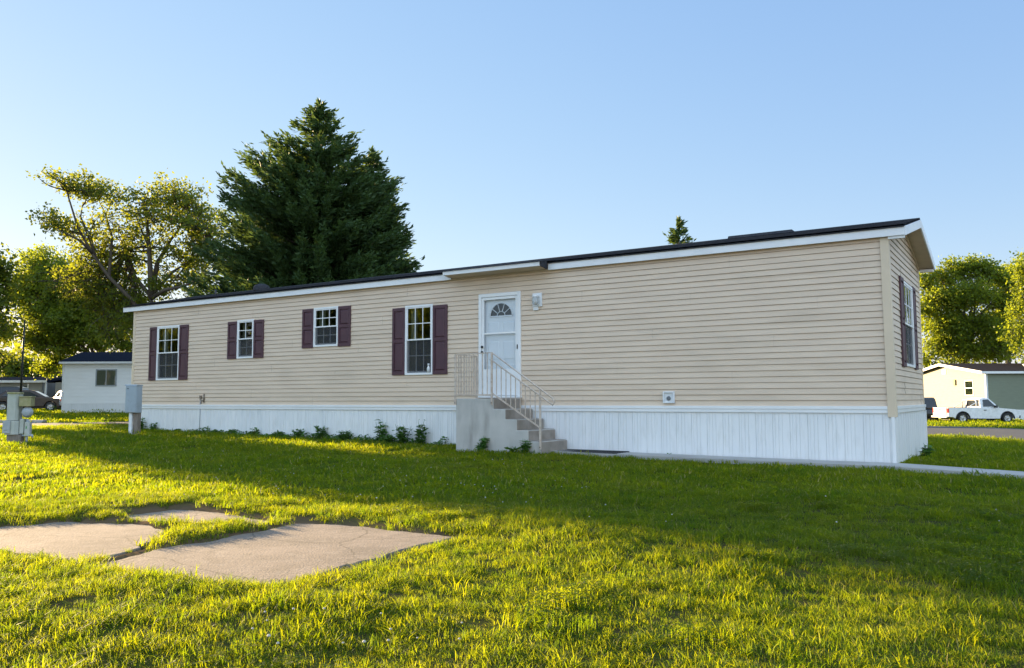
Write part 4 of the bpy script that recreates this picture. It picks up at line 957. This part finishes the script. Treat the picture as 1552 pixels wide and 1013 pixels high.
def car(loc, rz, paint, label, kind='sedan'):
    root = empty('parked_car', loc, rz); tag(root, label, 'car', 'cars parked around the lots'); h = .86
    prof = [(-2.25, .40), (-2.3, .62), (-2.22, .90), (-1.9, .96), (1.0, .96), (2.0, .84), (2.2, .72), (2.25, .5), (2.18, .32)] + list(reversed(arch(1.4, .38))) + list(reversed(arch(-1.4, .38)))
    m = MB(); m.prism(prof, 1, -h, h); m.build('body', paint, root, .05)
    gh_ = [(-1.85, .95, .78), (-1.25, 1.38, .62), (-.9, 1.43, .60), (.1, 1.43, .60), (.35, 1.38, .62), (1.1, .95, .78)] if kind == 'sedan' else [(-2.2, .95, .80), (-2.0, 1.60, .66), (-1.7, 1.68, .64), (.2, 1.68, .64), (.45, 1.6, .66), (1.2, .95, .80)]
    n = len(gh_); m = MB(); vs = [(x, -y, z) for x, z, y in gh_] + [(x, y, z) for x, z, y in gh_]
    m.add(vs, [tuple(range(n)), tuple(reversed(range(n, 2 * n)))] + [(i, n + i, n + (i + 1) % n, (i + 1) % n) for i in range(n)]); m.build('cabin_roof', paint, root, .04)
    zt = gh_[2][1]
    for s in (-1, 1):
        xa, xb = gh_[0][0], gh_[5][0]
        def yz(z): return s * (gh_[0][2] - (gh_[0][2] - gh_[1][2]) * (z - .95) / (gh_[1][1] - .95) + .012)
        for q in ([(xa + .35, 1.0), (xa + .35 + .38 * (kind == 'sedan'), zt - .12), (-.45, zt - .12), (-.45, 1.0)], [(-.36, 1.0), (-.36, zt - .12), (.12, zt - .12), (.72, 1.0)]):
            m = MB(); m.add([(x, yz(z), z) for x, z in q], [(0, 1, 2, 3)]); w_ = m.build('side_window', M['car_glass'], root); so = w_.modifiers.new('solid', 'SOLIDIFY'); so.thickness = .012
        m = MB(); m.box(2.1, 2.262, min(s * .5, s * .84), max(s * .5, s * .84), .62, .76); m.build('headlight', M['clear_lens'], root, .02)
        m = MB(); m.box(-2.312, -2.2, min(s * .5, s * .84), max(s * .5, s * .84), .66, .82); m.build('tail_light', M['red_lens'], root, .02)
        for x in (1.4, -1.4): wheel(root, x, s * (h - .11), .32, .2, s)
    a, b_ = gh_[4], gh_[5]
    for (p, q, off) in ((gh_[5], gh_[4], .014), (gh_[0], gh_[1], -.014)):
        m = MB(); f = lambda t, sy: (p[0] + (q[0] - p[0]) * t + off, sy * (p[2] + (q[2] - p[2]) * t - .06), p[1] + (q[1] - p[1]) * t + .012)
        m.add([f(.08, -1), f(.08, 1), f(.93, 1), f(.93, -1)], [(0, 1, 2, 3)]); m.build('windscreen' if off > 0 else 'rear_window', M['car_glass'], root)
    m = MB(); m.box(-2.0, 2.0, -.7, .7, .2, .34); m.build('chassis', M['dark'], root)
    return root
def carat(px, Y, rz, paint, label, kind='sedan'):
    p = at(px, 620, Y); return car((p.x, Y, g1(p.x, Y) + .01), rz, paint, label, kind)
carat(44, 56, .35, M['paint_brown'], 'brown sedan parked behind the utility pedestal')
carat(-12, 57, PI + .2, M['paint_dark'], 'dark car cut off by the left edge of the picture', 'van')
carat(104, 58, 2.2, M['paint_silver'], 'pale silver car half hidden by the corner of the white home')
carat(1396, 56, 1.2, M['paint_dark'], 'dark van half hidden by the beige home beside the pickup', 'van')
# dark pole
p = at(31, 600, 44.0); gzv = g1(p.x, p.y); topz = at(31, 486, 44.0).z
m = MB(); m.tube([(0, 0, -.3), (0, 0, .3)], .11, 12); m.tube([(0, 0, .3), (.05, 0, topz - gzv)], [.07, .045], 10)
pl = m.build('light_pole', mat('dark_green_metal', (.02, .025, .022), .5), None, 0, (p.x, p.y, gzv)); tag(pl, 'thin dark pole standing behind the utility pedestal', 'pole')
m = MB(); m.tube([(.05, 0, topz - gzv), (.05, -.5, topz - gzv + .1)], .03, 8); m.lathe([(.001, .06), (.12, .03), (.14, -.04), (.001, -.05)], (.05, -.6, topz - gzv + .08), 2, 14); m.build('lamp_head', M['dark'], pl)

def offtree(x, y, h, r, zb, label, seed_n=1.0, leafm=None):
    reseed(x * 37 + y * 11); b = Vector((x, y, g1(x, y) - .1)); limbs = [([b, b + Vector((.1, 0, zb)), b + Vector((0, .1, (zb + h) / 2)), b + Vector((0, 0, h * .9))], .28)]; c = []
    for i in range(int(16 * seed_n)):
        d = rnd_dir(1)[0]; q = RNG.random() ** .4; zc = (zb + h) / 2 + d[2] * q * (h - zb) * .42; rr_ = r * q * math.sqrt(max(.1, 1 - ((zc - (zb + h) / 2) / ((h - zb) * .62)) ** 2))
        p = b + Vector((d[0] * rr_, d[1] * rr_, zc)); s_ = b + Vector((0, 0, min(zc * .8, h * .8))); limbs.append((bend(s_, p, -.05, .07, 6), .1)); c.append((p, (r * .36, r * .36, r * .28), 30, s_.lerp(p, .6)))
    return tree('maple_tree', b, limbs, c, leafm or MAPLE, label, leaf=.27, per=34 if r > 1 else 7, sig=.35 if r > 1 else .22)
offtree(-28.0, 34.8, 14.0, 3.15, 3.7, 'round maple beyond the left edge, nearest to the grey utility pedestal', 2.8)
offtree(-39.5, 56.0, 12.0, 4.4, 1.4, 'full maple beyond the left edge, on the far side of the back road')
offtree(-30.8, 42.4, 13.5, 2.6, 3.0, 'leafy maple beyond the left edge, standing behind the round one', 1.3)
offtree(46.5, 62, 13, 6, 1.5, 'tall maple beyond the right edge past the road')
offtree(-44, 4, 11.5, 5.5, 1.5, 'widest maple beyond the left edge along the lot line')
offtree(-40, 14, 10.0, 4.5, 1.8, 'oak leaved tree beyond the left edge along the lot line', 1.0, OAK)
offtree(-45, 22, 11.0, 5.0, 1.5, 'tall maple beyond the left edge beside the oak leaved tree')
# far woods closing the horizon
def woods():
    Cs = []
    for i in range(420):
        a = RNG.uniform(-PI * .62, PI * .62); R = RNG.uniform(115, 150); x, y = R * math.sin(a), R * math.cos(a)
        h = RNG.uniform(3.5, 9.5) if abs(x) > 40 or y < 0 else RNG.uniform(3, 6); k = 130
        d = rnd_dir(k); Cs.append(np.array([x, y, g1(x, y) + h * .5]) + d * np.array([3.6, 3.6, h * .52]) * (RNG.random((k, 1)) ** .33))
    C = np.concatenate(Cs); n = len(C); s = RNG.uniform(.6, 1.2, n)
    o = quads_mesh('distant_woods', C, rnd_dir(n), rnd_dir(n), s, s * .8, MAPLE); tag(o, 'distant dark tree belt behind the homes', 'woods', kind='stuff')
woods()
bushy('background_tree', 20, 90, 618, [(-20, 545, 26, 18, 16), (10, 548, 24, 16, 16), (38, 552, 24, 16, 16), (60, 556, 22, 14, 14), (84, 552, 20, 16, 12), (30, 568, 30, 12, 14), (70, 570, 26, 10, 12)], OAK, 'low dark tree clump above the roof of the grey home', 1.2, .45, 22, .3, sig=.5)

# weeds along the skirting
def weed(lx, ly, h, stems, spread, label, leaf=.085):
    stems = int(stems * 1.7)
    p = hloc(lx, ly); z = g1(p.x, p.y); root = empty('weed_plant', (p.x, p.y, z), 0); tag(root, label, 'weed', 'weeds growing against the home')
    m = MB(); Cs, Ds = [], []
    for i in range(stems):
        a = RNG.uniform(0, 2 * PI); hh = h * RNG.uniform(.55, 1.05); e = Vector((math.cos(a) * spread * RNG.uniform(.3, 1), math.sin(a) * spread * .6, hh))
        pts = bend((RNG.normal() * .03, RNG.normal() * .03, 0), e, 0, .08, 5); m.tube(pts, [.007, .006, .005, .005, .004, .003], 5, False)
        n = max(6, int(hh / .028))
        for j in range(n):
            t = .15 + .9 * j / n; k = min(5, int(t * 5)); q = pts[k]; an = j * 2.4 + RNG.normal() * .3; d = np.array([math.cos(an), math.sin(an), RNG.uniform(-.1, .6)])
            l = leaf * RNG.uniform(.7, 1.3); Cs.append(np.array(q) + d * l * .55 + RNG.normal(size=3) * .008); Ds.append(d)
    m.build('stem', WEED, root); C = np.array(Cs); D = np.array(Ds); n = len(C); s = leaf * RNG.uniform(.8, 1.5, n)
    quads_mesh('leaves', C, D, RNG.normal(size=(n, 3)) * .35 + np.array([0, 0, 1]), s, s * .62, WEED, root)
for a in ((.72, -.16, .42, 7, .12, 'bushy weed between the meter cabinet and the skirting'), (1.2, -.14, .26, 6, .14, 'low weed just right of the meter cabinet against the skirting'), (2.25, -.12, .12, 5, .08, 'lone small tuft at the skirting under the first window'),
          (3.9, -.12, .14, 7, .15, 'low weed patch below the garden tap'), (4.6, -.12, .2, 5, .1, 'small upright weed below the second window'), (5.4, -.12, .24, 5, .1, 'thin weed right of the second window'), (6.3, -.14, .15, 8, .2, 'flat weed patch between the second and third windows'),
          (7.0, -.14, .26, 7, .14, 'weed with open leaves below the left shutter of the third window'), (7.75, -.18, .36, 9, .2, 'bushy weed below the third window'), (8.55, -.2, .28, 10, .22, 'broad low weed below the right shutter of the third window'),
          (9.65, -.16, .50, 6, .16, 'tall airy weed below the left shutter of the last window'), (9.95, -.28, .22, 9, .2, 'low leafy weed in front of the tall airy one'), (10.35, -.22, .46, 11, .2, 'densest weed below the last window'), (10.8, -.2, .54, 8, .1, 'tallest narrow weed beside the concrete steps'),
          (13.05, -1.16, .32, 8, .12, 'leafy weed in front of the concrete block of the steps'), (13.75, -1.14, .2, 4, .14, 'sprawling weed near the foot of the railing'), (14.02, -1.15, .30, 6, .08, 'upright weed beside the lowest railing post'), (16.4, -.09, .06, 3, .05, 'tiny weed on the path edge under the dryer vent'), (20.3, 2.6, .25, 6, .12, 'weed against the end skirting of the home')):
    weed(*a)

Cs, Ds, Ls = [], [], []
for i in range(2600):
    x = RNG.uniform(2.9, 11.5); k_ = max(0, .35 + .9 * mnoise.noise(Vector((x * 1.6, 4, 0))) + .5 * mnoise.noise(Vector((x * 5, 9, 0)))) * (.6 if x < 6 else 1.0)
    y_ = -.07 - abs(RNG.normal()) * .12; h = RNG.random() * (.06 + .30 * k_) * max(.2, 1 - abs(y_ + .1) * 2.2); p = hloc(x, y_); Cs.append((p.x, p.y, g1(p.x, p.y) + h)); Ds.append((RNG.normal(), RNG.normal(), RNG.uniform(-.2, .7))); Ls.append(RNG.uniform(.04, .10))
C = np.array(Cs); L_ = np.array(Ls); o = quads_mesh('low_weeds', C, np.array(Ds), RNG.normal(size=C.shape) * .4 + np.array([0, 0, 1]), L_, L_ * .6, WEED); tag(o, 'ragged strip of low weeds along the foot of the white skirting', 'weeds', kind='stuff')

reseed(900)
# ------------------------------------------------------------------ lawn grass: tufts scattered over the ground
def tuft(name, n, R, hmin, hmax, w, matl, lean=.5):
    V, Fc = [], []
    for i in range(n):
        a = random.uniform(0, 2 * PI); r = R * math.sqrt(random.random()); bx, by = r * math.cos(a), r * math.sin(a)
        h = random.uniform(hmin, hmax) * (1.15 - .4 * r / R); d = random.uniform(0, 2 * PI); ln = random.uniform(.1, lean) * h * 1.3
        dx, dy = math.cos(d), math.sin(d); sx, sy = -dy, dx; ww = w * random.uniform(.7, 1.3)
        tw = random.uniform(-.6, .6); sx, sy = sx * math.cos(tw) - sy * math.sin(tw), sx * math.sin(tw) + sy * math.cos(tw)
        k = len(V)
        for t, wf in ((0, 1), (.4, .9), (.75, .6)):
            px, py, pz = bx + dx * ln * t * t, by + dy * ln * t * t, h * (t - .18 * t * t * t * (ln / h))
            V += [(px - sx * ww * wf / 2, py - sy * ww * wf / 2, pz - .01 * (t == 0)), (px + sx * ww * wf / 2, py + sy * ww * wf / 2, pz - .01 * (t == 0))]
        V.append((bx + dx * ln, by + dy * ln, h * (1 - .18 * ln / h))); 
        Fc += [(k, k + 1, k + 3, k + 2), (k + 2, k + 3, k + 5, k + 4), (k + 4, k + 5, k + 6)]
    me = bpy.data.meshes.new(name); me.from_pydata(V, [], Fc); me.polygons.foreach_set('use_smooth', [True] * len(Fc)); me.materials.append(matl)
    nb = n; vals = np.repeat(RNG.random(nb), 3).astype(np.float32)
    at_ = me.attributes.new('tint', 'FLOAT', 'FACE'); at_.data.foreach_set('value', vals)
    return bpy.data.objects.new(name, me)
def grassmat():
    m, nt, b = newmat('grass_blade'); L = nt.links
    tn = N(nt, 'ShaderNodeAttribute', attribute_name='tint'); oi = nt.nodes.new('ShaderNodeObjectInfo')
    c = mixcol(nt, tn.outputs['Fac'], (.012, .052, .006), (.036, .086, .008))
    c = mixcol(nt, mul(nt, oi.outputs['Random'], .6), c, (.03, .072, .007))
    geo = nt.nodes.new('ShaderNodeNewGeometry'); nz = N(nt, 'ShaderNodeTexNoise', Scale=.55, Detail=4); L.new(geo.outputs['Position'], nz.inputs['Vector'])
    mr = nt.nodes.new('ShaderNodeMapRange'); mr.inputs[1].default_value = .45; mr.inputs[2].default_value = .7; L.new(nz.outputs[0], mr.inputs[0])
    c = mixcol(nt, mul(nt, mr.outputs[0], .5), c, (.12, .13, .022))
    gt = nt.nodes.new('ShaderNodeMath'); gt.operation = 'GREATER_THAN'; L.new(tn.outputs['Fac'], gt.inputs[0]); gt.inputs[1].default_value = .955
    c = mixcol(nt, gt.outputs[0], c, (.34, .27, .12))
    L.new(c, b.inputs['Base Color']); b.inputs['Roughness'].default_value = .6; b.inputs['Specular IOR Level'].default_value = .12
    tr = nt.nodes.new('ShaderNodeBsdfTranslucent'); L.new(mixcol(nt, .85, c, mixcol(nt, oi.outputs['Random'], (.62, .64, .006), (.28, .42, .006))), tr.inputs[0])
    mx = N(nt, 'ShaderNodeMixShader'); mx.inputs[0].default_value = .52; L.new(b.outputs[0], mx.inputs[1]); L.new(tr.outputs[0], mx.inputs[2]); L.new(mx.outputs[0], nt.nodes['Material Output'].inputs[0])
    return m
GM = grassmat()
tc = bpy.data.collections.new('tufts'); tufts = []
for i in range(5): tufts.append(tuft('tuft_%02d' % len(tufts), 58, .10, .02, .072, .0038, GM, 1.6))      # 0-4 near lawn
for i in range(3): tufts.append(tuft('tuft_%02d' % len(tufts), 40, .07, .05, .13, .0046, GM, 1.4))       # 5-7 tall clumps
for i in range(4): tufts.append(tuft('tuft_%02d' % len(tufts), 90, .30, .04, .085, .011, GM, .9))       # 8-11 middle distance
for i in range(4): tufts.append(tuft('tuft_%02d' % len(tufts), 110, .75, .05, .10, .026, GM, .9))       # 12-15 far
def cloverpatch(name):
    V, Fc = [], []
    for i in range(46):
        a = random.uniform(0, 2 * PI); r = .11 * math.sqrt(random.random()); bx, by, h = r * math.cos(a), r * math.sin(a), random.uniform(.025, .06); a0 = random.uniform(0, 2 * PI)
        for j in range(3):
            d = a0 + j * 2.09; dx, dy = math.cos(d), math.sin(d); l = random.uniform(.009, .014); k = len(V); t = random.uniform(-.3, .5) * l
            V += [(bx, by, h), (bx + dx * l * .6 - dy * l * .45, by + dy * l * .6 + dx * l * .45, h + t * .5), (bx + dx * l * 1.1, by + dy * l * 1.1, h + t), (bx + dx * l * .6 + dy * l * .45, by + dy * l * .6 - dx * l * .45, h + t * .5)]; Fc.append((k, k + 1, k + 2, k + 3))
        k = len(V); V += [(bx - .001, by, 0), (bx + .001, by, 0), (bx + .001, by, h), (bx - .001, by, h)]; Fc.append((k, k + 1, k + 2, k + 3))
    me = bpy.data.meshes.new(name); me.from_pydata(V, [], Fc); me.materials.append(GM); at_ = me.attributes.new('tint', 'FLOAT', 'FACE'); at_.data.foreach_set('value', RNG.random(len(Fc)).astype(np.float32))
    return bpy.data.objects.new(name, me)
for i in range(2): tufts.append(cloverpatch('tuft_%02d' % len(tufts)))      # 16-17 clover
for t in tufts: tc.objects.link(t)
HOUSE = [h2(-.02, -.02), h2(HL + .02, -.02), h2(HL + .02, HW + .02), h2(-.02, HW + .02)]
STEP = [h2(12.37, -1.04), h2(14.3, -1.04), h2(14.3, 0), h2(12.37, 0)]
def keep(P, m=.0, edge=.35, inner=.01):
    sd0 = slabd(P); k = (sd0 > inner) & ((sd0 > .09) | (RNG.random(len(P)) < edge))
    for q in [HOUSE, STEP] + ROADS: k &= pdist(P, q) > (m if q is not ROADS[2] else .10)
    return k
def sample(n, y0, y1, ext=2.5, slope=.70):
    Y = y0 + (y1 - y0) * RNG.random(int(n * 1.0)); Wd = slope * Y + ext; keepw = RNG.random(len(Y)) < Wd / (slope * y1 + ext)
    Y = Y[keepw]; Wd = Wd[keepw]; X = RNG.uniform(-1, 1, len(Y)) * Wd
    return np.stack([X, Y], 1)
pts, idx, scl = [], [], []
def add(P, i0, i1, s0, s1, nsc=1.2, amp=.35, edge=.06, inner=.01):
    P = P[keep(P, edge=edge, inner=inner)]
    z = gz(P[:, 0], P[:, 1]); pts.append(np.column_stack([P, z - .004])); idx.append(RNG.integers(i0, i1, len(P)))
    nz = np.array([mnoise.noise(Vector((p[0] * nsc, p[1] * nsc, 0))) + .6 * mnoise.noise(Vector((p[0] * nsc * 3.1, p[1] * nsc * 3.1, 7))) for p in P])
    scl.append(RNG.uniform(s0, s1, len(P)) * (1 + amp * nz))
def density(y0, y1, per, ext=2.5): 
    A = (y1 - y0) * 2 * (.70 * y1 + ext); return sample(int(A * per), y0, y1, ext)
add(density(1.6, 5, 230), 0, 5, .55, 1.02, 3.0, .65)
add(density(5, 9.5, 160), 0, 5, .6, 1.12, 2.6, .65)
add(density(1.6, 9, 9), 5, 8, .3, .75, 1.6, .6)
add(density(8.8, 16, 30, 3.5), 8, 12, .7, 1.05, .7, .35)
add(density(16, 30, 18, 4), 8, 12, .9, 1.35, .5, .25)
add(density(28, 75, 3.6, 6), 12, 16, .8, 1.3, .3, .2)
Pq = density(1.6, 13, 60); nq = np.array([mnoise.noise(Vector((p[0] * .8, p[1] * .8, 21))) + .5 * mnoise.noise(Vector((p[0] * 2.7, p[1] * 2.7, 3))) for p in Pq]); add(Pq[nq > .36], 16, 18, .7, 1.2)
# around the pads and in the joint between them
for s in SLABS:
    E = []
    for i in range(len(s)):
        a, b = np.array(s[i]), np.array(s[(i + 1) % len(s)]); n = int(np.linalg.norm(b - a) * 26); t = RNG.random(n)[:, None]
        E.append(a + (b - a) * t + RNG.normal(size=(n, 2)) * np.array([.06, .06]))
    add(np.concatenate(E), 5, 8, .3, .75, 2.5, .7, .5, -.07)
# against the skirting and the path
E = [np.array(h2(x, -.06 - abs(RNG.normal()) * .12)) for x in RNG.uniform(.1, 12.3, 420)]
add(np.array(E), 5, 8, .5, 1.0, edge=1)
P = np.concatenate(pts); I = np.concatenate(idx).astype(np.int32); S_ = np.concatenate(scl).astype(np.float32); n = len(P)
print('grass tufts', n)
me = bpy.data.meshes.new('lawn_grass'); me.vertices.add(n); me.vertices.foreach_set('co', P.astype(np.float32).ravel())
R_ = np.column_stack([RNG.normal(size=n) * .12, RNG.normal(size=n) * .12, RNG.uniform(0, 6.283, n)]).astype(np.float32)
a_ = me.attributes.new('rot', 'FLOAT_VECTOR', 'POINT'); a_.data.foreach_set('vector', R_.ravel())
a_ = me.attributes.new('scl', 'FLOAT', 'POINT'); a_.data.foreach_set('value', S_)
a_ = me.attributes.new('idx', 'INT', 'POINT'); a_.data.foreach_set('value', I)
go = bpy.data.objects.new('lawn_grass', me); COL.objects.link(go); tag(go, 'uneven mown lawn grass over the whole yard', 'grass', kind='stuff')
ng = bpy.data.node_groups.new('grass_scatter', 'GeometryNodeTree')
ng.interface.new_socket('Geometry', in_out='INPUT', socket_type='NodeSocketGeometry'); ng.interface.new_socket('Geometry', in_out='OUTPUT', socket_type='NodeSocketGeometry')
gi, go_, iop, ci = ng.nodes.new('NodeGroupInput'), ng.nodes.new('NodeGroupOutput'), ng.nodes.new('GeometryNodeInstanceOnPoints'), ng.nodes.new('GeometryNodeCollectionInfo')
ci.inputs['Collection'].default_value = tc; ci.inputs['Separate Children'].default_value = True; ci.inputs['Reset Children'].default_value = True
def attr(nm, ty):
    q = ng.nodes.new('GeometryNodeInputNamedAttribute'); q.data_type = ty; q.inputs['Name'].default_value = nm; return [o for o in q.outputs if o.enabled][0]
lk = ng.links
lk.new(gi.outputs[0], iop.inputs['Points']); lk.new(ci.outputs[0], iop.inputs['Instance']); iop.inputs['Pick Instance'].default_value = True
lk.new(attr('idx', 'INT'), iop.inputs['Instance Index']); lk.new(attr('rot', 'FLOAT_VECTOR'), iop.inputs['Rotation']); lk.new(attr('scl', 'FLOAT'), iop.inputs['Scale']); lk.new(iop.outputs[0], go_.inputs[0])
md = go.modifiers.new('scatter', 'NODES'); md.node_group = ng
# clover flowers
m = MB()
def clover(P):
    for p in P:
        x, y = float(p[0]), float(p[1]); z = g1(x, y); h = random.uniform(.05, .085); s = random.uniform(.0045, .0085)
        m.lathe([(.001, -s * .7), (s * 1.1, -s * .3), (s, .2 * s), (s * .5, s * .7), (.001, s * .8)], (x, y, z + h), 2, 6)
Pc = np.concatenate([np.array([onz(RNG.uniform(380, 700), RNG.uniform(950, 1000), .03)[:2] for _ in range(15)])] + [np.array([onz(RNG.uniform(150, 900), RNG.uniform(672, 770), .05)[:2] for _ in range(130)])] + [np.array([onz(RNG.uniform(0, 1552), RNG.uniform(700, 800), .05)[:2] for _ in range(25)])])
clover(Pc[keep(Pc)]); o = m.build('clover_flowers', mat('clover_white', (.42, .40, .36), .9)); tag(o, 'tiny white clover heads dotted through the lawn', 'flowers', kind='stuff')

# ------------------------------------------------------------------ light
SUN_AZ, SUN_EL = math.radians(50), math.radians(11.0)       # azimuth to the left of the view axis
sd_ = Vector((-math.sin(SUN_AZ) * math.cos(SUN_EL), math.cos(SUN_AZ) * math.cos(SUN_EL), math.sin(SUN_EL)))
sl_ = bpy.data.lights.new('sun', 'SUN'); so = bpy.data.objects.new('sun', sl_); COL.objects.link(so)
sl_.energy = 5.0; sl_.angle = math.radians(.5); sl_.color = (1, .73, .41)
so.rotation_euler = sd_.to_track_quat('Z', 'Y').to_euler(); so.location = (-20, 20, 20)
w = bpy.data.worlds.new('World'); scene.world = w; w.use_nodes = True; nt = w.node_tree
sky = nt.nodes.new('ShaderNodeTexSky'); sky.sky_type = 'NISHITA'; sky.sun_disc = False; sky.sun_elevation = SUN_EL; sky.sun_rotation = -SUN_AZ
sky.air_density = 1.0; sky.dust_density = .08; sky.ozone_density = 3.5
bg = nt.nodes['Background']; bg.inputs[1].default_value = .15
sep = nt.nodes.new('ShaderNodeSeparateColor'); cmb = nt.nodes.new('ShaderNodeCombineColor'); nt.links.new(sky.outputs[0], sep.inputs[0])
for i, (k, g_) in enumerate(((.64, .65), (.6745, .5), (1.0116, .25))):     # softer tone curve for the whole sky dome
    pw = nt.nodes.new('ShaderNodeMath'); pw.operation = 'POWER'; pw.inputs[1].default_value = g_; nt.links.new(sep.outputs[i], pw.inputs[0])
    ml = nt.nodes.new('ShaderNodeMath'); ml.operation = 'MULTIPLY'; ml.inputs[1].default_value = k; nt.links.new(pw.outputs[0], ml.inputs[0]); nt.links.new(ml.outputs[0], cmb.inputs[i])
# unseen cloud glow over and behind the viewer, added to lift the shaded front
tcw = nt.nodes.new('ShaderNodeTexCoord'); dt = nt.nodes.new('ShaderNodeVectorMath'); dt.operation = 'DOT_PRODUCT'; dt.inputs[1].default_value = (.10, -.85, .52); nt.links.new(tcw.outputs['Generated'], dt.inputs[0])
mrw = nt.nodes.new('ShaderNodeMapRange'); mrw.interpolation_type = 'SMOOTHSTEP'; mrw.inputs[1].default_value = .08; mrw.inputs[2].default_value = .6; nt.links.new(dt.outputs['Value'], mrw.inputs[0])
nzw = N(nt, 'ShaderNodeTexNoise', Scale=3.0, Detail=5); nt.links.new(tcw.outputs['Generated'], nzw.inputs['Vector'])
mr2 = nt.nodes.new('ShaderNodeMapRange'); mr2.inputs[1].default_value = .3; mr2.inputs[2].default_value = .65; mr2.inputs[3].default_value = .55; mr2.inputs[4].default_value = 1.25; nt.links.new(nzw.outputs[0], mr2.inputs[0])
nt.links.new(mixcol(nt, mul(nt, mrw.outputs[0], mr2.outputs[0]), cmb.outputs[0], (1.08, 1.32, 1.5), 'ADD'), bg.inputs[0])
scene.view_settings.view_transform = 'Standard'; scene.view_settings.look = 'None'; scene.view_settings.gamma = 1; scene.view_settings.exposure = 2.2
scene.cycles.max_bounces = 8; scene.cycles.transparent_max_bounces = 12
scene.cycles.use_denoising = True
